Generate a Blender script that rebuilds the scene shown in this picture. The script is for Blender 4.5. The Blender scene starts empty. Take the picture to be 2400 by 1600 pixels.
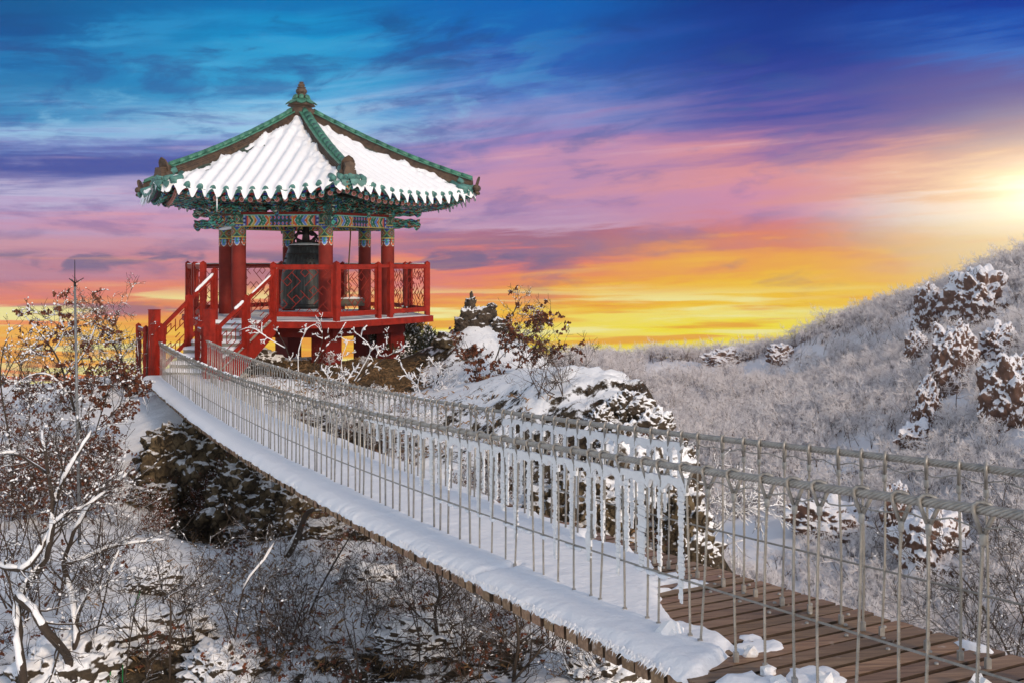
import bpy, math, random
import numpy as np
from mathutils import Vector, Matrix

# ------------------------------------------------------------------ camera
FPX = 2362.0            # focal length in units of the 2400-wide frame
HOR = 611.0             # image row of the eye level
scene = bpy.context.scene
cam_d = bpy.data.cameras.new("camera")
cam = bpy.data.objects.new("camera", cam_d)
scene.collection.objects.link(cam)
cam.location = (0, 0, 0)
cam.rotation_euler = (math.radians(90), 0, 0)
cam_d.sensor_width = 36.0
cam_d.lens = FPX / 2400 * 36
cam_d.shift_y = -(800 - HOR) / 2400
cam_d.clip_start = 0.05
cam_d.clip_end = 3000
scene.camera = cam
scene.view_settings.view_transform = 'Standard'
scene.view_settings.look = 'None'
scene.view_settings.exposure = 0.95
scene.view_settings.gamma = 1.0
scene.cycles.use_denoising = True
scene.cycles.max_bounces = 6
scene.cycles.volume_bounces = 0
scene.cycles.volume_step_rate = 4

SUN_AZ, SUN_EL = math.radians(148), math.radians(25)

def lin(c):
    return tuple((x / 255 / 12.92) if x / 255 <= 0.04045 else ((x / 255 + 0.055) / 1.055) ** 2.4 for x in c)

# ------------------------------------------------------------------ world
world = bpy.data.worlds.new("World")
scene.world = world
world.use_nodes = True
wt = world.node_tree
for n in list(wt.nodes):
    wt.nodes.remove(n)

class NT:
    """small node-tree writer"""
    def __init__(s, tree): s.t = tree
    def n(s, typ, **kw):
        nd = s.t.nodes.new(typ)
        for k, v in kw.items():
            if k == 'ins':
                for i, x in v.items():
                    if isinstance(x, bpy.types.NodeSocket): s.t.links.new(x, nd.inputs[i])
                    else: nd.inputs[i].default_value = x
            else: setattr(nd, k, v)
        return nd
    def m(s, op, a, b=0.0, c=0.0, clamp=False):
        return s.n('ShaderNodeMath', operation=op, use_clamp=clamp, ins={0: a, 1: b, 2: c}).outputs[0]
    def mix(s, f, a, b, mode='MIX'):
        nd = s.n('ShaderNodeMix', data_type='RGBA', blend_type=mode, clamp_factor=True)
        for sock, x in ((nd.inputs[0], f), (nd.inputs[6], a), (nd.inputs[7], b)):
            if isinstance(x, bpy.types.NodeSocket): s.t.links.new(x, sock)
            else: sock.default_value = x if not isinstance(x, tuple) or len(x) == 4 else (*x, 1)
        return nd.outputs[2]
    def ramp(s, f, stops, interp='LINEAR'):
        nd = s.n('ShaderNodeValToRGB', ins={0: f})
        cr = nd.color_ramp
        cr.interpolation = interp
        while len(cr.elements) > 1: cr.elements.remove(cr.elements[0])
        cr.elements[0].position = stops[0][0]; cr.elements[0].color = (*stops[0][1], 1)
        for p, c in stops[1:]:
            e = cr.elements.new(p); e.color = (*c, 1)
        return nd.outputs[0]
    def smooth(s, x, a, b):
        return s.n('ShaderNodeMapRange', interpolation_type='SMOOTHSTEP', ins={0: x, 1: a, 2: b, 3: 0.0, 4: 1.0}).outputs[0]
    def noise(s, vec, scale, detail=6, rough=0.55, dist=0.0):
        return s.n('ShaderNodeTexNoise', ins={'Vector': vec, 'Scale': scale, 'Detail': detail, 'Roughness': rough, 'Distortion': dist}).outputs[0]
    def vec(s, x, y, z=0.0):
        return s.n('ShaderNodeCombineXYZ', ins={0: x, 1: y, 2: z}).outputs[0]

W_ = NT(wt)
geo = W_.n('ShaderNodeNewGeometry')
inc = W_.n('ShaderNodeTexCoord').outputs['Generated']
sp = W_.n('ShaderNodeSeparateXYZ', ins={0: inc})
dx, dy, dz = sp.outputs[0], sp.outputs[1], sp.outputs[2]
az = W_.m('ARCTAN2', dx, dy)                      # 0 straight ahead, + to the right
hyp = W_.m('SQRT', W_.m('ADD', W_.m('MULTIPLY', dx, dx), W_.m('MULTIPLY', dy, dy)))
elv = W_.m('DIVIDE', dz, W_.m('MAXIMUM', hyp, 0.001))     # tan(elevation)
elp = W_.m('MULTIPLY', elv, W_.m('DIVIDE', 1.0, W_.m('MAXIMUM', W_.m('COSINE', az), 0.5)))
# v: 0 at the top of the sunset band, 1 at its bottom  (rows 0..960 of the band)
v0 = W_.m('DIVIDE', W_.m('SUBTRACT', HOR, W_.m('MULTIPLY', elp, FPX)), 960.0)
u0 = W_.m('MULTIPLY_ADD', az, FPX / 2400 * 1.06, 0.5)
# streaks rise to the right on the right-hand side
shear = W_.m('MULTIPLY', W_.m('MULTIPLY', W_.m('MAXIMUM', W_.m('SUBTRACT', u0, 0.30), 0.0), W_.m('MAXIMUM', W_.m('SUBTRACT', 0.9, v0), 0.0)), 0.42)
vs = W_.m('ADD', v0, shear)
cv = W_.vec(W_.m('MULTIPLY', u0, 2.1), W_.m('MULTIPLY', vs, 8.0), 3.1)
n1 = W_.noise(cv, 1.6, 9, 0.58, 0.5)
cv2 = W_.vec(W_.m('MULTIPLY', u0, 3.0), W_.m('MULTIPLY', vs, 26.0), 9.4)
n2 = W_.noise(cv2, 1.5, 8, 0.6, 0.3)
cv3 = W_.vec(W_.m('MULTIPLY', u0, 5.0), W_.m('MULTIPLY', vs, 9.0), 1.7)
n3 = W_.noise(cv3, 1.7, 10, 0.62, 0.35)
n5 = W_.noise(W_.vec(W_.m('MULTIPLY', u0, 14.0), W_.m('MULTIPLY', vs, 60.0), 4.4), 1.6, 9, 0.65, 0.6)
warp = W_.m('ADD', W_.m('MULTIPLY', W_.m('SUBTRACT', n1, 0.5), 0.24), W_.m('ADD', W_.m('MULTIPLY', W_.m('SUBTRACT', n2, 0.5), 0.15), W_.m('MULTIPLY', W_.m('SUBTRACT', n5, 0.5), 0.05)))
v = W_.m('ADD', v0, warp)

COLS = {   # azimuth column (0..1 across the band) -> rows (in the 2352-wide view) and colours
    0.00: [(0, (14, 88, 146)), (70, (14, 82, 146)), (140, (26, 112, 172)), (200, (40, 120, 174)), (260, (66, 142, 192)), (310, (140, 180, 218)), (345, (120, 140, 195)), (372, (72, 88, 160)), (410, (130, 130, 182)), (445, (186, 180, 212)), (480, (182, 160, 200)), (520, (196, 150, 185)), (560, (208, 148, 172)), (590, (190, 130, 165)), (625, (184, 116, 150)), (660, (224, 122, 130)), (700, (236, 118, 110)), (735, (250, 136, 82)), (770, (254, 186, 40)), (800, (254, 168, 30)), (835, (250, 120, 40)), (870, (215, 110, 90)), (920, (225, 205, 200))],
    0.27: [(0, (8, 112, 176)), (90, (16, 142, 198)), (170, (52, 156, 204)), (230, (95, 170, 215)), (290, (150, 195, 225)), (330, (135, 160, 210)), (365, (110, 125, 190)), (410, (178, 165, 204)), (460, (192, 155, 192)), (510, (206, 152, 182)), (560, (205, 130, 160)), (600, (215, 125, 140)), (640, (240, 130, 115)), (690, (250, 140, 70)), (735, (254, 185, 35)), (790, (255, 215, 30)), (850, (252, 150, 30)), (920, (240, 170, 110))],
    0.52: [(0, (10, 95, 175)), (60, (18, 92, 172)), (130, (40, 92, 172)), (200, (80, 120, 190)), (270, (135, 140, 195)), (330, (150, 125, 180)), (380, (182, 138, 178)), (430, (200, 144, 170)), (480, (180, 140, 180)), (520, (195, 160, 192)), (550, (160, 100, 135)), (590, (140, 95, 140)), (620, (235, 115, 110)), (655, (248, 150, 60)), (690, (254, 200, 10)), (730, (255, 238, 90)), (775, (255, 242, 40)), (830, (255, 228, 10)), (855, (225, 100, 30)), (920, (225, 150, 100))],
    0.76: [(0, (12, 48, 128)), (90, (16, 56, 140)), (160, (38, 62, 146)), (220, (62, 76, 158)), (280, (104, 92, 160)), (330, (165, 118, 160)), (380, (214, 144, 150)), (430, (216, 146, 152)), (480, (205, 140, 170)), (530, (210, 125, 135)), (580, (228, 130, 100)), (610, (248, 165, 60)), (650, (253, 196, 15)), (700, (255, 212, 0)), (735, (255, 246, 130)), (765, (255, 240, 40)), (830, (255, 232, 20)), (920, (235, 170, 90))],
    1.00: [(0, (14, 60, 155)), (60, (22, 80, 172)), (120, (60, 110, 190)), (170, (86, 88, 158)), (240, (100, 84, 148)), (310, (140, 100, 140)), (370, (200, 140, 130)), (415, (246, 196, 150)), (450, (255, 242, 224)), (490, (255, 246, 225)), (540, (255, 232, 180)), (600, (255, 226, 130)), (650, (255, 215, 90)), (720, (255, 225, 110)), (920, (250, 200, 130))],
}
prev = None
keys = sorted(COLS)
for i, k in enumerate(keys):
    stops = [(r / 0.98 / 960, lin(c)) for r, c in COLS[k]]
    c = W_.ramp(v, stops)
    if prev is None: prev = c
    else: prev = W_.mix(W_.smooth(W_.m('ADD', u0, W_.m('MULTIPLY', W_.m('SUBTRACT', n3, 0.5), 0.16)), keys[i - 1], k), prev, c)
sun_col = prev
# dark cloud drifts and bright wisps
band = W_.m('MULTIPLY', W_.smooth(v0, 0.02, 0.1), W_.m('SUBTRACT', 1.0, W_.smooth(v0, 0.66, 0.8)))
right = W_.m('SUBTRACT', 1.0, W_.m('MULTIPLY', W_.smooth(u0, 0.62, 1.0), 0.9))
dk = W_.m('MULTIPLY', W_.m('MULTIPLY', W_.smooth(n3, 0.50, 0.66), band), W_.m('MULTIPLY', right, 0.58))
sun_col = W_.mix(dk, sun_col, W_.ramp(v0, [(0.0, lin((8, 50, 120))), (0.3, lin((60, 100, 165))), (0.5, lin((128, 112, 168))), (0.66, lin((110, 92, 150))), (0.8, lin((190, 80, 50)))]))
n6 = W_.noise(W_.vec(W_.m('MULTIPLY', u0, 8.0), W_.m('MULTIPLY', vs, 11.0), 7.7), 1.25, 9, 0.6, 0.5)
lft = W_.m('MULTIPLY', W_.m('MULTIPLY', W_.smooth(v0, 0.0, 0.06), W_.m('SUBTRACT', 1.0, W_.smooth(v0, 0.33, 0.44))), W_.m('SUBTRACT', 1.0, W_.smooth(u0, 0.40, 0.66)))
sun_col = W_.mix(W_.m('MULTIPLY', W_.m('MULTIPLY', W_.smooth(n6, 0.50, 0.66), lft), 0.62), sun_col, W_.ramp(v0, [(0.0, lin((12, 60, 120))), (0.25, lin((44, 92, 158))), (0.4, lin((80, 110, 175)))]))
sun_col = W_.mix(W_.m('MULTIPLY', W_.m('MULTIPLY', W_.smooth(n6, 0.48, 0.34), lft), 0.5), sun_col, W_.ramp(v0, [(0.0, lin((20, 140, 200))), (0.2, lin((80, 170, 215))), (0.4, lin((185, 215, 235)))]))
# flat bank of dark cumulus low in the sky, and the long indigo bank on the left
def bank(row, half, lo, hi, colr, amt, u1=None, u2=None):
    global sun_col
    dist = W_.m('ABSOLUTE', W_.m('SUBTRACT', W_.m('ADD', v0, W_.m('MULTIPLY', W_.m('SUBTRACT', n3, 0.5), 0.03)), row / 960))
    mk = W_.m('SUBTRACT', 1.0, W_.smooth(dist, half / 960 * 0.35, half / 960))
    cc = W_.noise(W_.vec(W_.m('MULTIPLY', u0, 9.0), W_.m('MULTIPLY', v0, 16.0), row * 0.37), 1.3, 7, 0.55, 0.4)
    mk = W_.m('MULTIPLY', mk, W_.smooth(cc, lo, hi))
    if u1 is not None: mk = W_.m('MULTIPLY', mk, W_.m('SUBTRACT', 1.0, W_.smooth(u0, u1, u2)))
    sun_col = W_.mix(W_.m('MULTIPLY', mk, amt), sun_col, lin(colr))
bank(612, 34, 0.46, 0.56, (84, 84, 142), 0.9, 0.50, 0.62)
bank(388, 32, 0.34, 0.5, (66, 82, 156), 0.92, 0.22, 0.34)
bank(725, 22, 0.46, 0.58, (120, 90, 130), 0.75, 0.2, 0.3)
wis = W_.m('MULTIPLY', W_.smooth(n2, 0.56, 0.78), W_.m('MULTIPLY', W_.smooth(v0, 0.24, 0.36), 0.42))
sun_col = W_.mix(wis, sun_col, W_.ramp(v0, [(0.25, lin((150, 190, 225))), (0.45, lin((250, 170, 170))), (0.62, lin((255, 160, 110))), (0.74, lin((255, 245, 190))), (0.9, lin((255, 250, 150)))]))
# orange streaks through the yellow strip near the skyline
n4 = W_.noise(W_.vec(W_.m('MULTIPLY', u0, 4.2), W_.m('MULTIPLY', W_.m('ADD', v0, W_.m('MULTIPLY', shear, 0.4)), 34.0), 5.5), 1.0, 6, 0.5, 0.2)
yel = W_.m('MULTIPLY', W_.smooth(v0, 0.69, 0.74), W_.m('SUBTRACT', 1.0, W_.smooth(u0, 0.86, 1.0)))
sun_col = W_.mix(W_.m('MULTIPLY', W_.m('MULTIPLY', W_.smooth(n4, 0.53, 0.64), yel), 0.7), sun_col, lin((240, 140, 22)))
sun_col = W_.mix(W_.m('MULTIPLY', W_.m('MULTIPLY', W_.smooth(n4, 0.50, 0.40), yel), 0.95), sun_col, lin((255, 252, 165)))
# glare round the low sun
sv = (math.sin(math.radians(28.8)) * math.cos(math.radians(3.2)), math.cos(math.radians(28.8)) * math.cos(math.radians(3.2)), math.sin(math.radians(3.2)))
AZ0, EL0 = math.radians(28.6), math.tan(math.radians(3.4))
ang = W_.m('SQRT', W_.m('ADD', W_.m('POWER', W_.m('ABSOLUTE', W_.m('SUBTRACT', az, AZ0)), 2.0), W_.m('POWER', W_.m('ABSOLUTE', W_.m('MULTIPLY', W_.m('SUBTRACT', W_.m('ADD', elv, W_.m('MULTIPLY', W_.m('SUBTRACT', n2, 0.5), 0.03)), EL0), 1.9)), 2.0)))
dt = W_.n('ShaderNodeVectorMath', operation='DOT_PRODUCT', ins={0: inc, 1: sv}).outputs['Value']
gl = W_.m('POWER', 2.718, W_.m('MULTIPLY', W_.m('MULTIPLY', ang, ang), -1 / (2 * 0.085 ** 2)))
sun_col = W_.mix(W_.m('MULTIPLY', gl, 0.7), sun_col, lin((255, 238, 200)))
core = W_.m('POWER', 2.718, W_.m('MULTIPLY', ang, -1 / 0.026))
sun_col = W_.mix(1.0, sun_col, W_.mix(core, (0, 0, 0), (2.2, 1.6, 0.9)), 'ADD')

sky = W_.n('ShaderNodeTexSky', sky_type='NISHITA', sun_disc=False, sun_elevation=SUN_EL, sun_rotation=SUN_AZ, altitude=700, air_density=1.0, dust_density=0.6, ozone_density=1.0)
# the sunset fills the low sky ahead; higher up and behind is the open sky
mf = W_.m('MULTIPLY', W_.m('SUBTRACT', 1.0, W_.smooth(elv, 0.28, 0.42)), W_.m('SUBTRACT', 1.0, W_.smooth(W_.m('ABSOLUTE', az), 0.62, 0.95)))
SKY_K = 0.098
hsv = W_.n('ShaderNodeHueSaturation', ins={'Saturation': 0.5, 'Value': 1.0, 'Color': sky.outputs[0]})
bgA = W_.n('ShaderNodeBackground', ins={0: hsv.outputs[0], 1: SKY_K})
bgB = W_.n('ShaderNodeBackground', ins={0: sun_col, 1: 0.56})
mixs = W_.n('ShaderNodeMixShader', ins={0: mf, 1: bgA.outputs[0], 2: bgB.outputs[0]})
W_.n('ShaderNodeOutputWorld', ins={0: mixs.outputs[0]})

# ------------------------------------------------------------------ sun
sd = bpy.data.lights.new("sun", 'SUN')
sd.energy = 1.05
sd.angle = math.radians(7.0)
sd.color = (1.0, 0.76, 0.54)
sun = bpy.data.objects.new("sun", sd)
scene.collection.objects.link(sun)
sdir = Vector((math.sin(SUN_AZ) * math.cos(SUN_EL), math.cos(SUN_AZ) * math.cos(SUN_EL), math.sin(SUN_EL)))
sun.rotation_euler = (-sdir).to_track_quat('-Z', 'Y').to_euler()
sun.location = (60, 60, 40)

# ------------------------------------------------------------------ helpers
COL = scene.collection
rnd = random.Random(7)
ORG = {}

def P(px, py, Y):
    """point seen at (px, py) of the 2400x1600 photograph, Y metres ahead"""
    return Vector(((px - 1200) / FPX * Y, Y, (HOR - py) / FPX * Y))

class MB:
    def __init__(s): s.v = []; s.f = []; s.mi = []; s.sm = []; s.c = []
    def add(s, vs, fs, mi=0, smooth=False, col=None):
        o = len(s.v)
        s.v += [tuple(x) for x in vs]
        for f in fs:
            s.f.append(tuple(i + o for i in f)); s.mi.append(mi); s.sm.append(smooth); s.c.append(col)
    def box(s, c, size, R=None, mi=0, col=None):
        hx, hy, hz = size[0] / 2, size[1] / 2, size[2] / 2
        vs = [Vector((x, y, z)) for x in (-hx, hx) for y in (-hy, hy) for z in (-hz, hz)]
        if R is not None: vs = [R @ q for q in vs]
        c = Vector(c)
        s.add([q + c for q in vs], [(0, 1, 3, 2), (4, 6, 7, 5), (0, 4, 5, 1), (2, 3, 7, 6), (0, 2, 6, 4), (1, 5, 7, 3)], mi, False, col)
    def bar(s, a, b, w, h, up=(0, 0, 1), mi=0, col=None):
        a, b = Vector(a), Vector(b)
        d = (b - a); L = d.length
        if L < 1e-6: return
        d /= L
        up = Vector(up)
        if abs(d.dot(up)) > 0.98: up = Vector((1, 0, 0)) if abs(d.x) < 0.9 else Vector((0, 1, 0))
        x = d.cross(up).normalized(); z = x.cross(d)
        R = Matrix((x, d, z)).transposed()
        s.box((a + b) / 2, (w, L, h), R, mi, col)
    def tube(s, pts, r, n=6, mi=0, cap=True, smooth=True):
        pts = [Vector(p) for p in pts]
        if not hasattr(r, '__len__'): r = [r] * len(pts)
        vs, fs = [], []
        ref = None
        for i, p in enumerate(pts):
            d = (pts[min(i + 1, len(pts) - 1)] - pts[max(i - 1, 0)])
            if d.length < 1e-9: d = Vector((0, 0, 1))
            d.normalize()
            if ref is None: ref = Vector((0, 0, 1)) if abs(d.z) < 0.9 else Vector((1, 0, 0))
            x = d.cross(ref)
            if x.length < 1e-4: x = d.cross(Vector((0.3, 0.8, 0.5)))
            x.normalize(); y = d.cross(x); ref = -y if False else ref
            for k in range(n):
                a = 2 * math.pi * k / n
                vs.append(p + (x * math.cos(a) + y * math.sin(a)) * r[i])
        for i in range(len(pts) - 1):
            for k in range(n):
                k2 = (k + 1) % n
                fs.append((i * n + k, i * n + k2, (i + 1) * n + k2, (i + 1) * n + k))
        if cap and n > 2:
            fs.append(tuple(range(n))[::-1]); fs.append(tuple(range((len(pts) - 1) * n, len(pts) * n)))
        s.add(vs, fs, mi, smooth)
    def lathe(s, prof, c=(0, 0, 0), n=24, mi=0, smooth=True, lobes=None):
        vs, fs = [], []
        c = Vector(c)
        for (r, z) in prof:
            for k in range(n):
                a = 2 * math.pi * k / n
                rr = r * (1 if lobes is None else lobes(a, z))
                vs.append(c + Vector((rr * math.cos(a), rr * math.sin(a), z)))
        m = len(prof)
        for i in range(m - 1):
            for k in range(n):
                k2 = (k + 1) % n
                fs.append((i * n + k, i * n + k2, (i + 1) * n + k2, (i + 1) * n + k))
        fs.append(tuple(range(n))[::-1]); fs.append(tuple(range((m - 1) * n, m * n)))
        s.add(vs, fs, mi, smooth)
    def prism(s, poly, a, u, w, t, mi=0, col=None):
        """2-D outline poly (x along u, y up) extruded by +-t/2 along w, placed at a"""
        a, u, w = Vector(a), Vector(u), Vector(w); z = Vector((0, 0, 1))
        n = len(poly)
        vs = [a + u * x + z * y + w * (t / 2) for x, y in poly] + [a + u * x + z * y - w * (t / 2) for x, y in poly]
        fs = [tuple(range(n)), tuple(range(2 * n - 1, n - 1, -1))] + [(i, i + n, (i + 1) % n + n, (i + 1) % n) for i in range(n)]
        s.add(vs, fs, mi, False, col)
    def grid(s, fn, nu, nv, mi=0, smooth=True, colfn=None, closed=False):
        vs = [fn(i / nu, j / nv) for j in range(nv + 1) for i in range(nu + (0 if closed else 1))]
        m = nu if closed else nu + 1
        o = len(s.v)
        s.v += [tuple(x) for x in vs]
        for j in range(nv):
            for i in range(nu):
                i2 = (i + 1) % m
                s.f.append((o + j * m + i, o + j * m + i2, o + (j + 1) * m + i2, o + (j + 1) * m + i)); s.mi.append(mi); s.sm.append(smooth)
                s.c.append(colfn((i + .5) / nu, (j + .5) / nv) if colfn else None)

def mesh_obj(name, mb, mats, parent=None, origin=None):
    """ONE mesh object; vertices are given in world space and stored relative to its thing"""
    if not isinstance(mats, (list, tuple)): mats = [mats]
    o3 = ORG[parent.name] if parent is not None else Vector(origin if origin is not None else (0, 0, 0))
    me = bpy.data.meshes.new(name)
    vs = np.array(mb.v, dtype=np.float64).reshape(-1, 3) - np.array(o3)
    me.from_pydata(vs.tolist(), [], mb.f)
    for m in mats: me.materials.append(m)
    if len(mats) > 1: me.polygons.foreach_set('material_index', mb.mi)
    me.polygons.foreach_set('use_smooth', mb.sm)
    if any(c is not None for c in mb.c):
        at = me.color_attributes.new('paint', 'FLOAT_COLOR', 'CORNER')
        cs = []
        for f, c in zip(mb.f, mb.c):
            c = c or (0.05, 0.2, 0.15)
            cs += [c[0], c[1], c[2], 1.0] * len(f)
        at.data.foreach_set('color', cs)
    me.update()
    ob = bpy.data.objects.new(name, me)
    COL.objects.link(ob)
    if parent is not None: ob.parent = parent
    else: ob.location = o3
    ORG[ob.name] = o3
    return ob

def tag(o, label, cat, group=None, kind=None):
    if label: o['label'] = label
    if cat: o['category'] = cat
    if group: o['group'] = group
    if kind: o['kind'] = kind
    return o

def thing(name, loc, label, cat, group=None):
    o = bpy.data.objects.new(name, None)
    o.empty_display_size = 0.2
    COL.objects.link(o); o.location = loc
    ORG[o.name] = Vector(loc)
    return tag(o, label, cat, group)

def dup(o, loc, rz=0.0, sc=1.0, parent=None):
    c = o.copy(); COL.objects.link(c)
    if parent is None:
        c.location = loc; c.rotation_euler = (0, 0, rz); c.scale = (sc,) * 3 if not hasattr(sc, '__len__') else sc
    else: c.parent = parent
    for ch in o.children: dup(ch, None, parent=c)
    return c

# ------------------------------------------------------------------ numpy value noise
def _hash(ix, iy, seed):
    h = (ix.astype(np.int64) * 374761393 + iy.astype(np.int64) * 668265263 + seed * 1442695041) & 0x7fffffff
    h = ((h ^ (h >> 13)) * 1274126177) & 0x7fffffff
    return ((h ^ (h >> 16)) & 0xffff) / 65535.0
def vnoise(x, y, seed=0):
    x = np.asarray(x, float); y = np.asarray(y, float)
    ix, iy = np.floor(x), np.floor(y); fx, fy = x - ix, y - iy
    fx = fx * fx * (3 - 2 * fx); fy = fy * fy * (3 - 2 * fy)
    a, b = _hash(ix, iy, seed), _hash(ix + 1, iy, seed)
    c, d = _hash(ix, iy + 1, seed), _hash(ix + 1, iy + 1, seed)
    return (a * (1 - fx) + b * fx) * (1 - fy) + (c * (1 - fx) + d * fx) * fy
def fbm(x, y, oct=5, seed=0, gain=0.5):
    s, a, t = 0.0, 1.0, 0.0
    for k in range(oct):
        s = s + a * vnoise(np.asarray(x) * 2 ** k + 17.3 * k, np.asarray(y) * 2 ** k - 9.1 * k, seed + k); t += a; a *= gain
    return s / t - 0.5
def ridge(x, y, oct=4, seed=0):
    s, a, t = 0.0, 1.0, 0.0
    for k in range(oct):
        s = s + a * (1 - 2 * np.abs(vnoise(np.asarray(x) * 2 ** k + 5.3 * k, np.asarray(y) * 2 ** k + 7.7 * k, seed + k) - 0.5)); t += a; a *= 0.55
    return s / t - 0.6

class TPS:
    """thin-plate surface through scattered control points"""
    def __init__(s, pts, lam=1e-3):
        p = np.array([(q[0], q[1]) for q in pts]); z = np.array([q[2] for q in pts])
        s.c = p.mean(0); s.k = 1.0 / p.std()
        p = (p - s.c) * s.k; s.p = p
        n = len(p)
        K = s.U(np.linalg.norm(p[:, None] - p[None], axis=2)) + lam * np.eye(n)
        A = np.zeros((n + 3, n + 3)); A[:n, :n] = K; A[:n, n] = 1; A[:n, n + 1:] = p; A[n, :n] = 1; A[n + 1:, :n] = p.T
        s.w = np.linalg.solve(A, np.concatenate([z, np.zeros(3)]))
    @staticmethod
    def U(r): return np.where(r > 1e-9, r * r * np.log(np.maximum(r, 1e-9)), 0.0)
    def __call__(s, x, y):
        x = np.asarray(x, float); y = np.asarray(y, float)
        q = np.stack([(x.ravel() - s.c[0]) * s.k, (y.ravel() - s.c[1]) * s.k], 1)
        out = np.empty(len(q))
        for i in range(0, len(q), 20000):
            b = q[i:i + 20000]
            out[i:i + 20000] = s.U(np.linalg.norm(b[:, None] - s.p[None], axis=2)) @ s.w[:-3] + s.w[-3] + b @ s.w[-2:]
        return out.reshape(x.shape)

# ------------------------------------------------------------------ materials
def mat(name, base=(0.5, 0.5, 0.5), rough=0.6, metal=0.0, var=0.0, vscale=8.0, bump=0.0, bscale=30.0, fn=None, spec=0.4, coords='Object'):
    m = bpy.data.materials.new(name); m.use_nodes = True
    T = NT(m.node_tree); t = m.node_tree
    b = t.nodes['Principled BSDF']
    b.inputs['Roughness'].default_value = rough; b.inputs['Metallic'].default_value = metal
    b.inputs['Specular IOR Level'].default_value = spec
    b.inputs['Base Color'].default_value = (*base, 1)
    tc = T.n('ShaderNodeTexCoord').outputs[coords]
    if var:
        nz = T.noise(tc, vscale, 6, 0.6)
        lo = tuple(x * (1 - var) for x in base); hi = tuple(min(1, x * (1 + var)) for x in base)
        t.links.new(T.ramp(nz, [(0.3, lo), (0.7, hi)]), b.inputs['Base Color'])
    if bump:
        nb = T.noise(tc, bscale, 6, 0.6)
        bn = T.n('ShaderNodeBump', ins={'Strength': bump, 'Distance': 0.02, 'Height': nb})
        t.links.new(bn.outputs[0], b.inputs['Normal'])
    if fn: fn(T, t, b, tc)
    return m

def with_snow(base, snow=(0.86, 0.88, 0.92), lo=0.25, hi=0.6, nscale=3.0, namp=0.6, var=0.35, vscale=6.0, bump=0.5, bscale=12.0, coords='Object'):
    """surface that carries snow where it faces up"""
    def fn(T, t, b, tc):
        g = T.n('ShaderNodeNewGeometry')
        nz = T.n('ShaderNodeSeparateXYZ', ins={0: g.outputs['Normal']}).outputs[2]
        nn = T.noise(tc, nscale, 8, 0.65)
        x = T.m('ADD', nz, T.m('MULTIPLY', T.m('SUBTRACT', nn, 0.5), namp))
        f = T.smooth(x, lo, hi)
        nv = T.noise(tc, vscale, 8, 0.65)
        c = T.ramp(nv, [(0.3, tuple(k * (1 - var) for k in base)), (0.7, tuple(k * (1 + var) for k in base))])
        t.links.new(T.mix(f, c, snow), b.inputs['Base Color'])
        nb = T.noise(tc, bscale, 8, 0.7)
        bn = T.n('ShaderNodeBump', ins={'Strength': T.m('MULTIPLY', T.m('SUBTRACT', 1.15, f), bump), 'Distance': 0.08, 'Height': nb})
        t.links.new(bn.outputs[0], b.inputs['Normal'])
    return fn

M = {}
M['snow'] = mat('snow', (0.86, 0.88, 0.93), 0.7, bump=0.6, bscale=16, spec=0.2)
M['red'] = mat('red_paint', (0.27, 0.017, 0.008), 0.6, var=0.34, vscale=5, bump=0.08, spec=0.2)
M['column'] = mat('column_paint', (0.19, 0.019, 0.013), 0.65, var=0.22, vscale=4, bump=0.1, spec=0.2)
M['pier'] = mat('pier_paint', (0.17, 0.012, 0.008), 0.65, var=0.25, vscale=3, bump=0.1, spec=0.2)
M['iron'] = mat('lattice_paint', (0.24, 0.018, 0.010), 0.55, spec=0.2)
M['concrete'] = mat('step_concrete', (0.30, 0.285, 0.25), 0.85, var=0.2, vscale=7, bump=0.3)
M['steel'] = mat('steel_cable', (0.36, 0.34, 0.31), 0.42, 0.45, var=0.25, vscale=30)
M['ferrule'] = mat('ferrule_metal', (0.36, 0.345, 0.32), 0.5, 0.4, var=0.2, vscale=40)
M['green_tile'] = mat('green_ridge_tile', (0.055, 0.185, 0.130), 0.45, var=0.45, vscale=5, bump=0.15)
M['teal_tile'] = mat('eave_tile', (0.075, 0.20, 0.185), 0.5, var=0.4, vscale=9, bump=0.2)
def stripes_fn(T, t, b, tc):
    z = T.n('ShaderNodeSeparateXYZ', ins={0: tc}).outputs[2]
    nz = T.noise(tc, 6, 6, 0.6)
    t.links.new(T.ramp(nz, [(0.3, (0.035, 0.024, 0.018)), (0.7, (0.12, 0.075, 0.048))]), b.inputs['Base Color'])
M['brown_tile'] = mat('brown_ridge_tile', (0.09, 0.06, 0.04), 0.6, fn=stripes_fn)
M['roof_tile'] = mat('roof_tile', (0.05, 0.075, 0.06), 0.6, var=0.3)
M['soffit'] = mat('soffit_paint', (0.045, 0.075, 0.05), 0.7, var=0.5, vscale=12)
def bell_fn(T, t, b, tc):
    mp = T.n('ShaderNodeMapping', ins={0: tc, 3: (9, 9, 0.8)}).outputs[0]
    nz = T.noise(mp, 2.0, 8, 0.65)
    t.links.new(T.ramp(nz, [(0.35, (0.012, 0.014, 0.014)), (0.55, (0.028, 0.032, 0.032)), (0.75, (0.085, 0.10, 0.105))]), b.inputs['Base Color'])
M['bell'] = mat('bell_bronze', (0.04, 0.045, 0.045), 0.42, 0.35, fn=bell_fn)
M['dragon'] = mat('dark_bronze', (0.018, 0.016, 0.016), 0.4, 0.4)
def paint_fn(T, t, b, tc):
    a = T.n('ShaderNodeAttribute', attribute_name='paint').outputs[0]
    nz = T.noise(tc, 20, 4, 0.6)
    t.links.new(T.mix(T.m('MULTIPLY', nz, 0.35), a, (0.03, 0.03, 0.03)), b.inputs['Base Color'])
M['paint'] = mat('painted_timber', (0.1, 0.2, 0.15), 0.55, fn=paint_fn)
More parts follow.
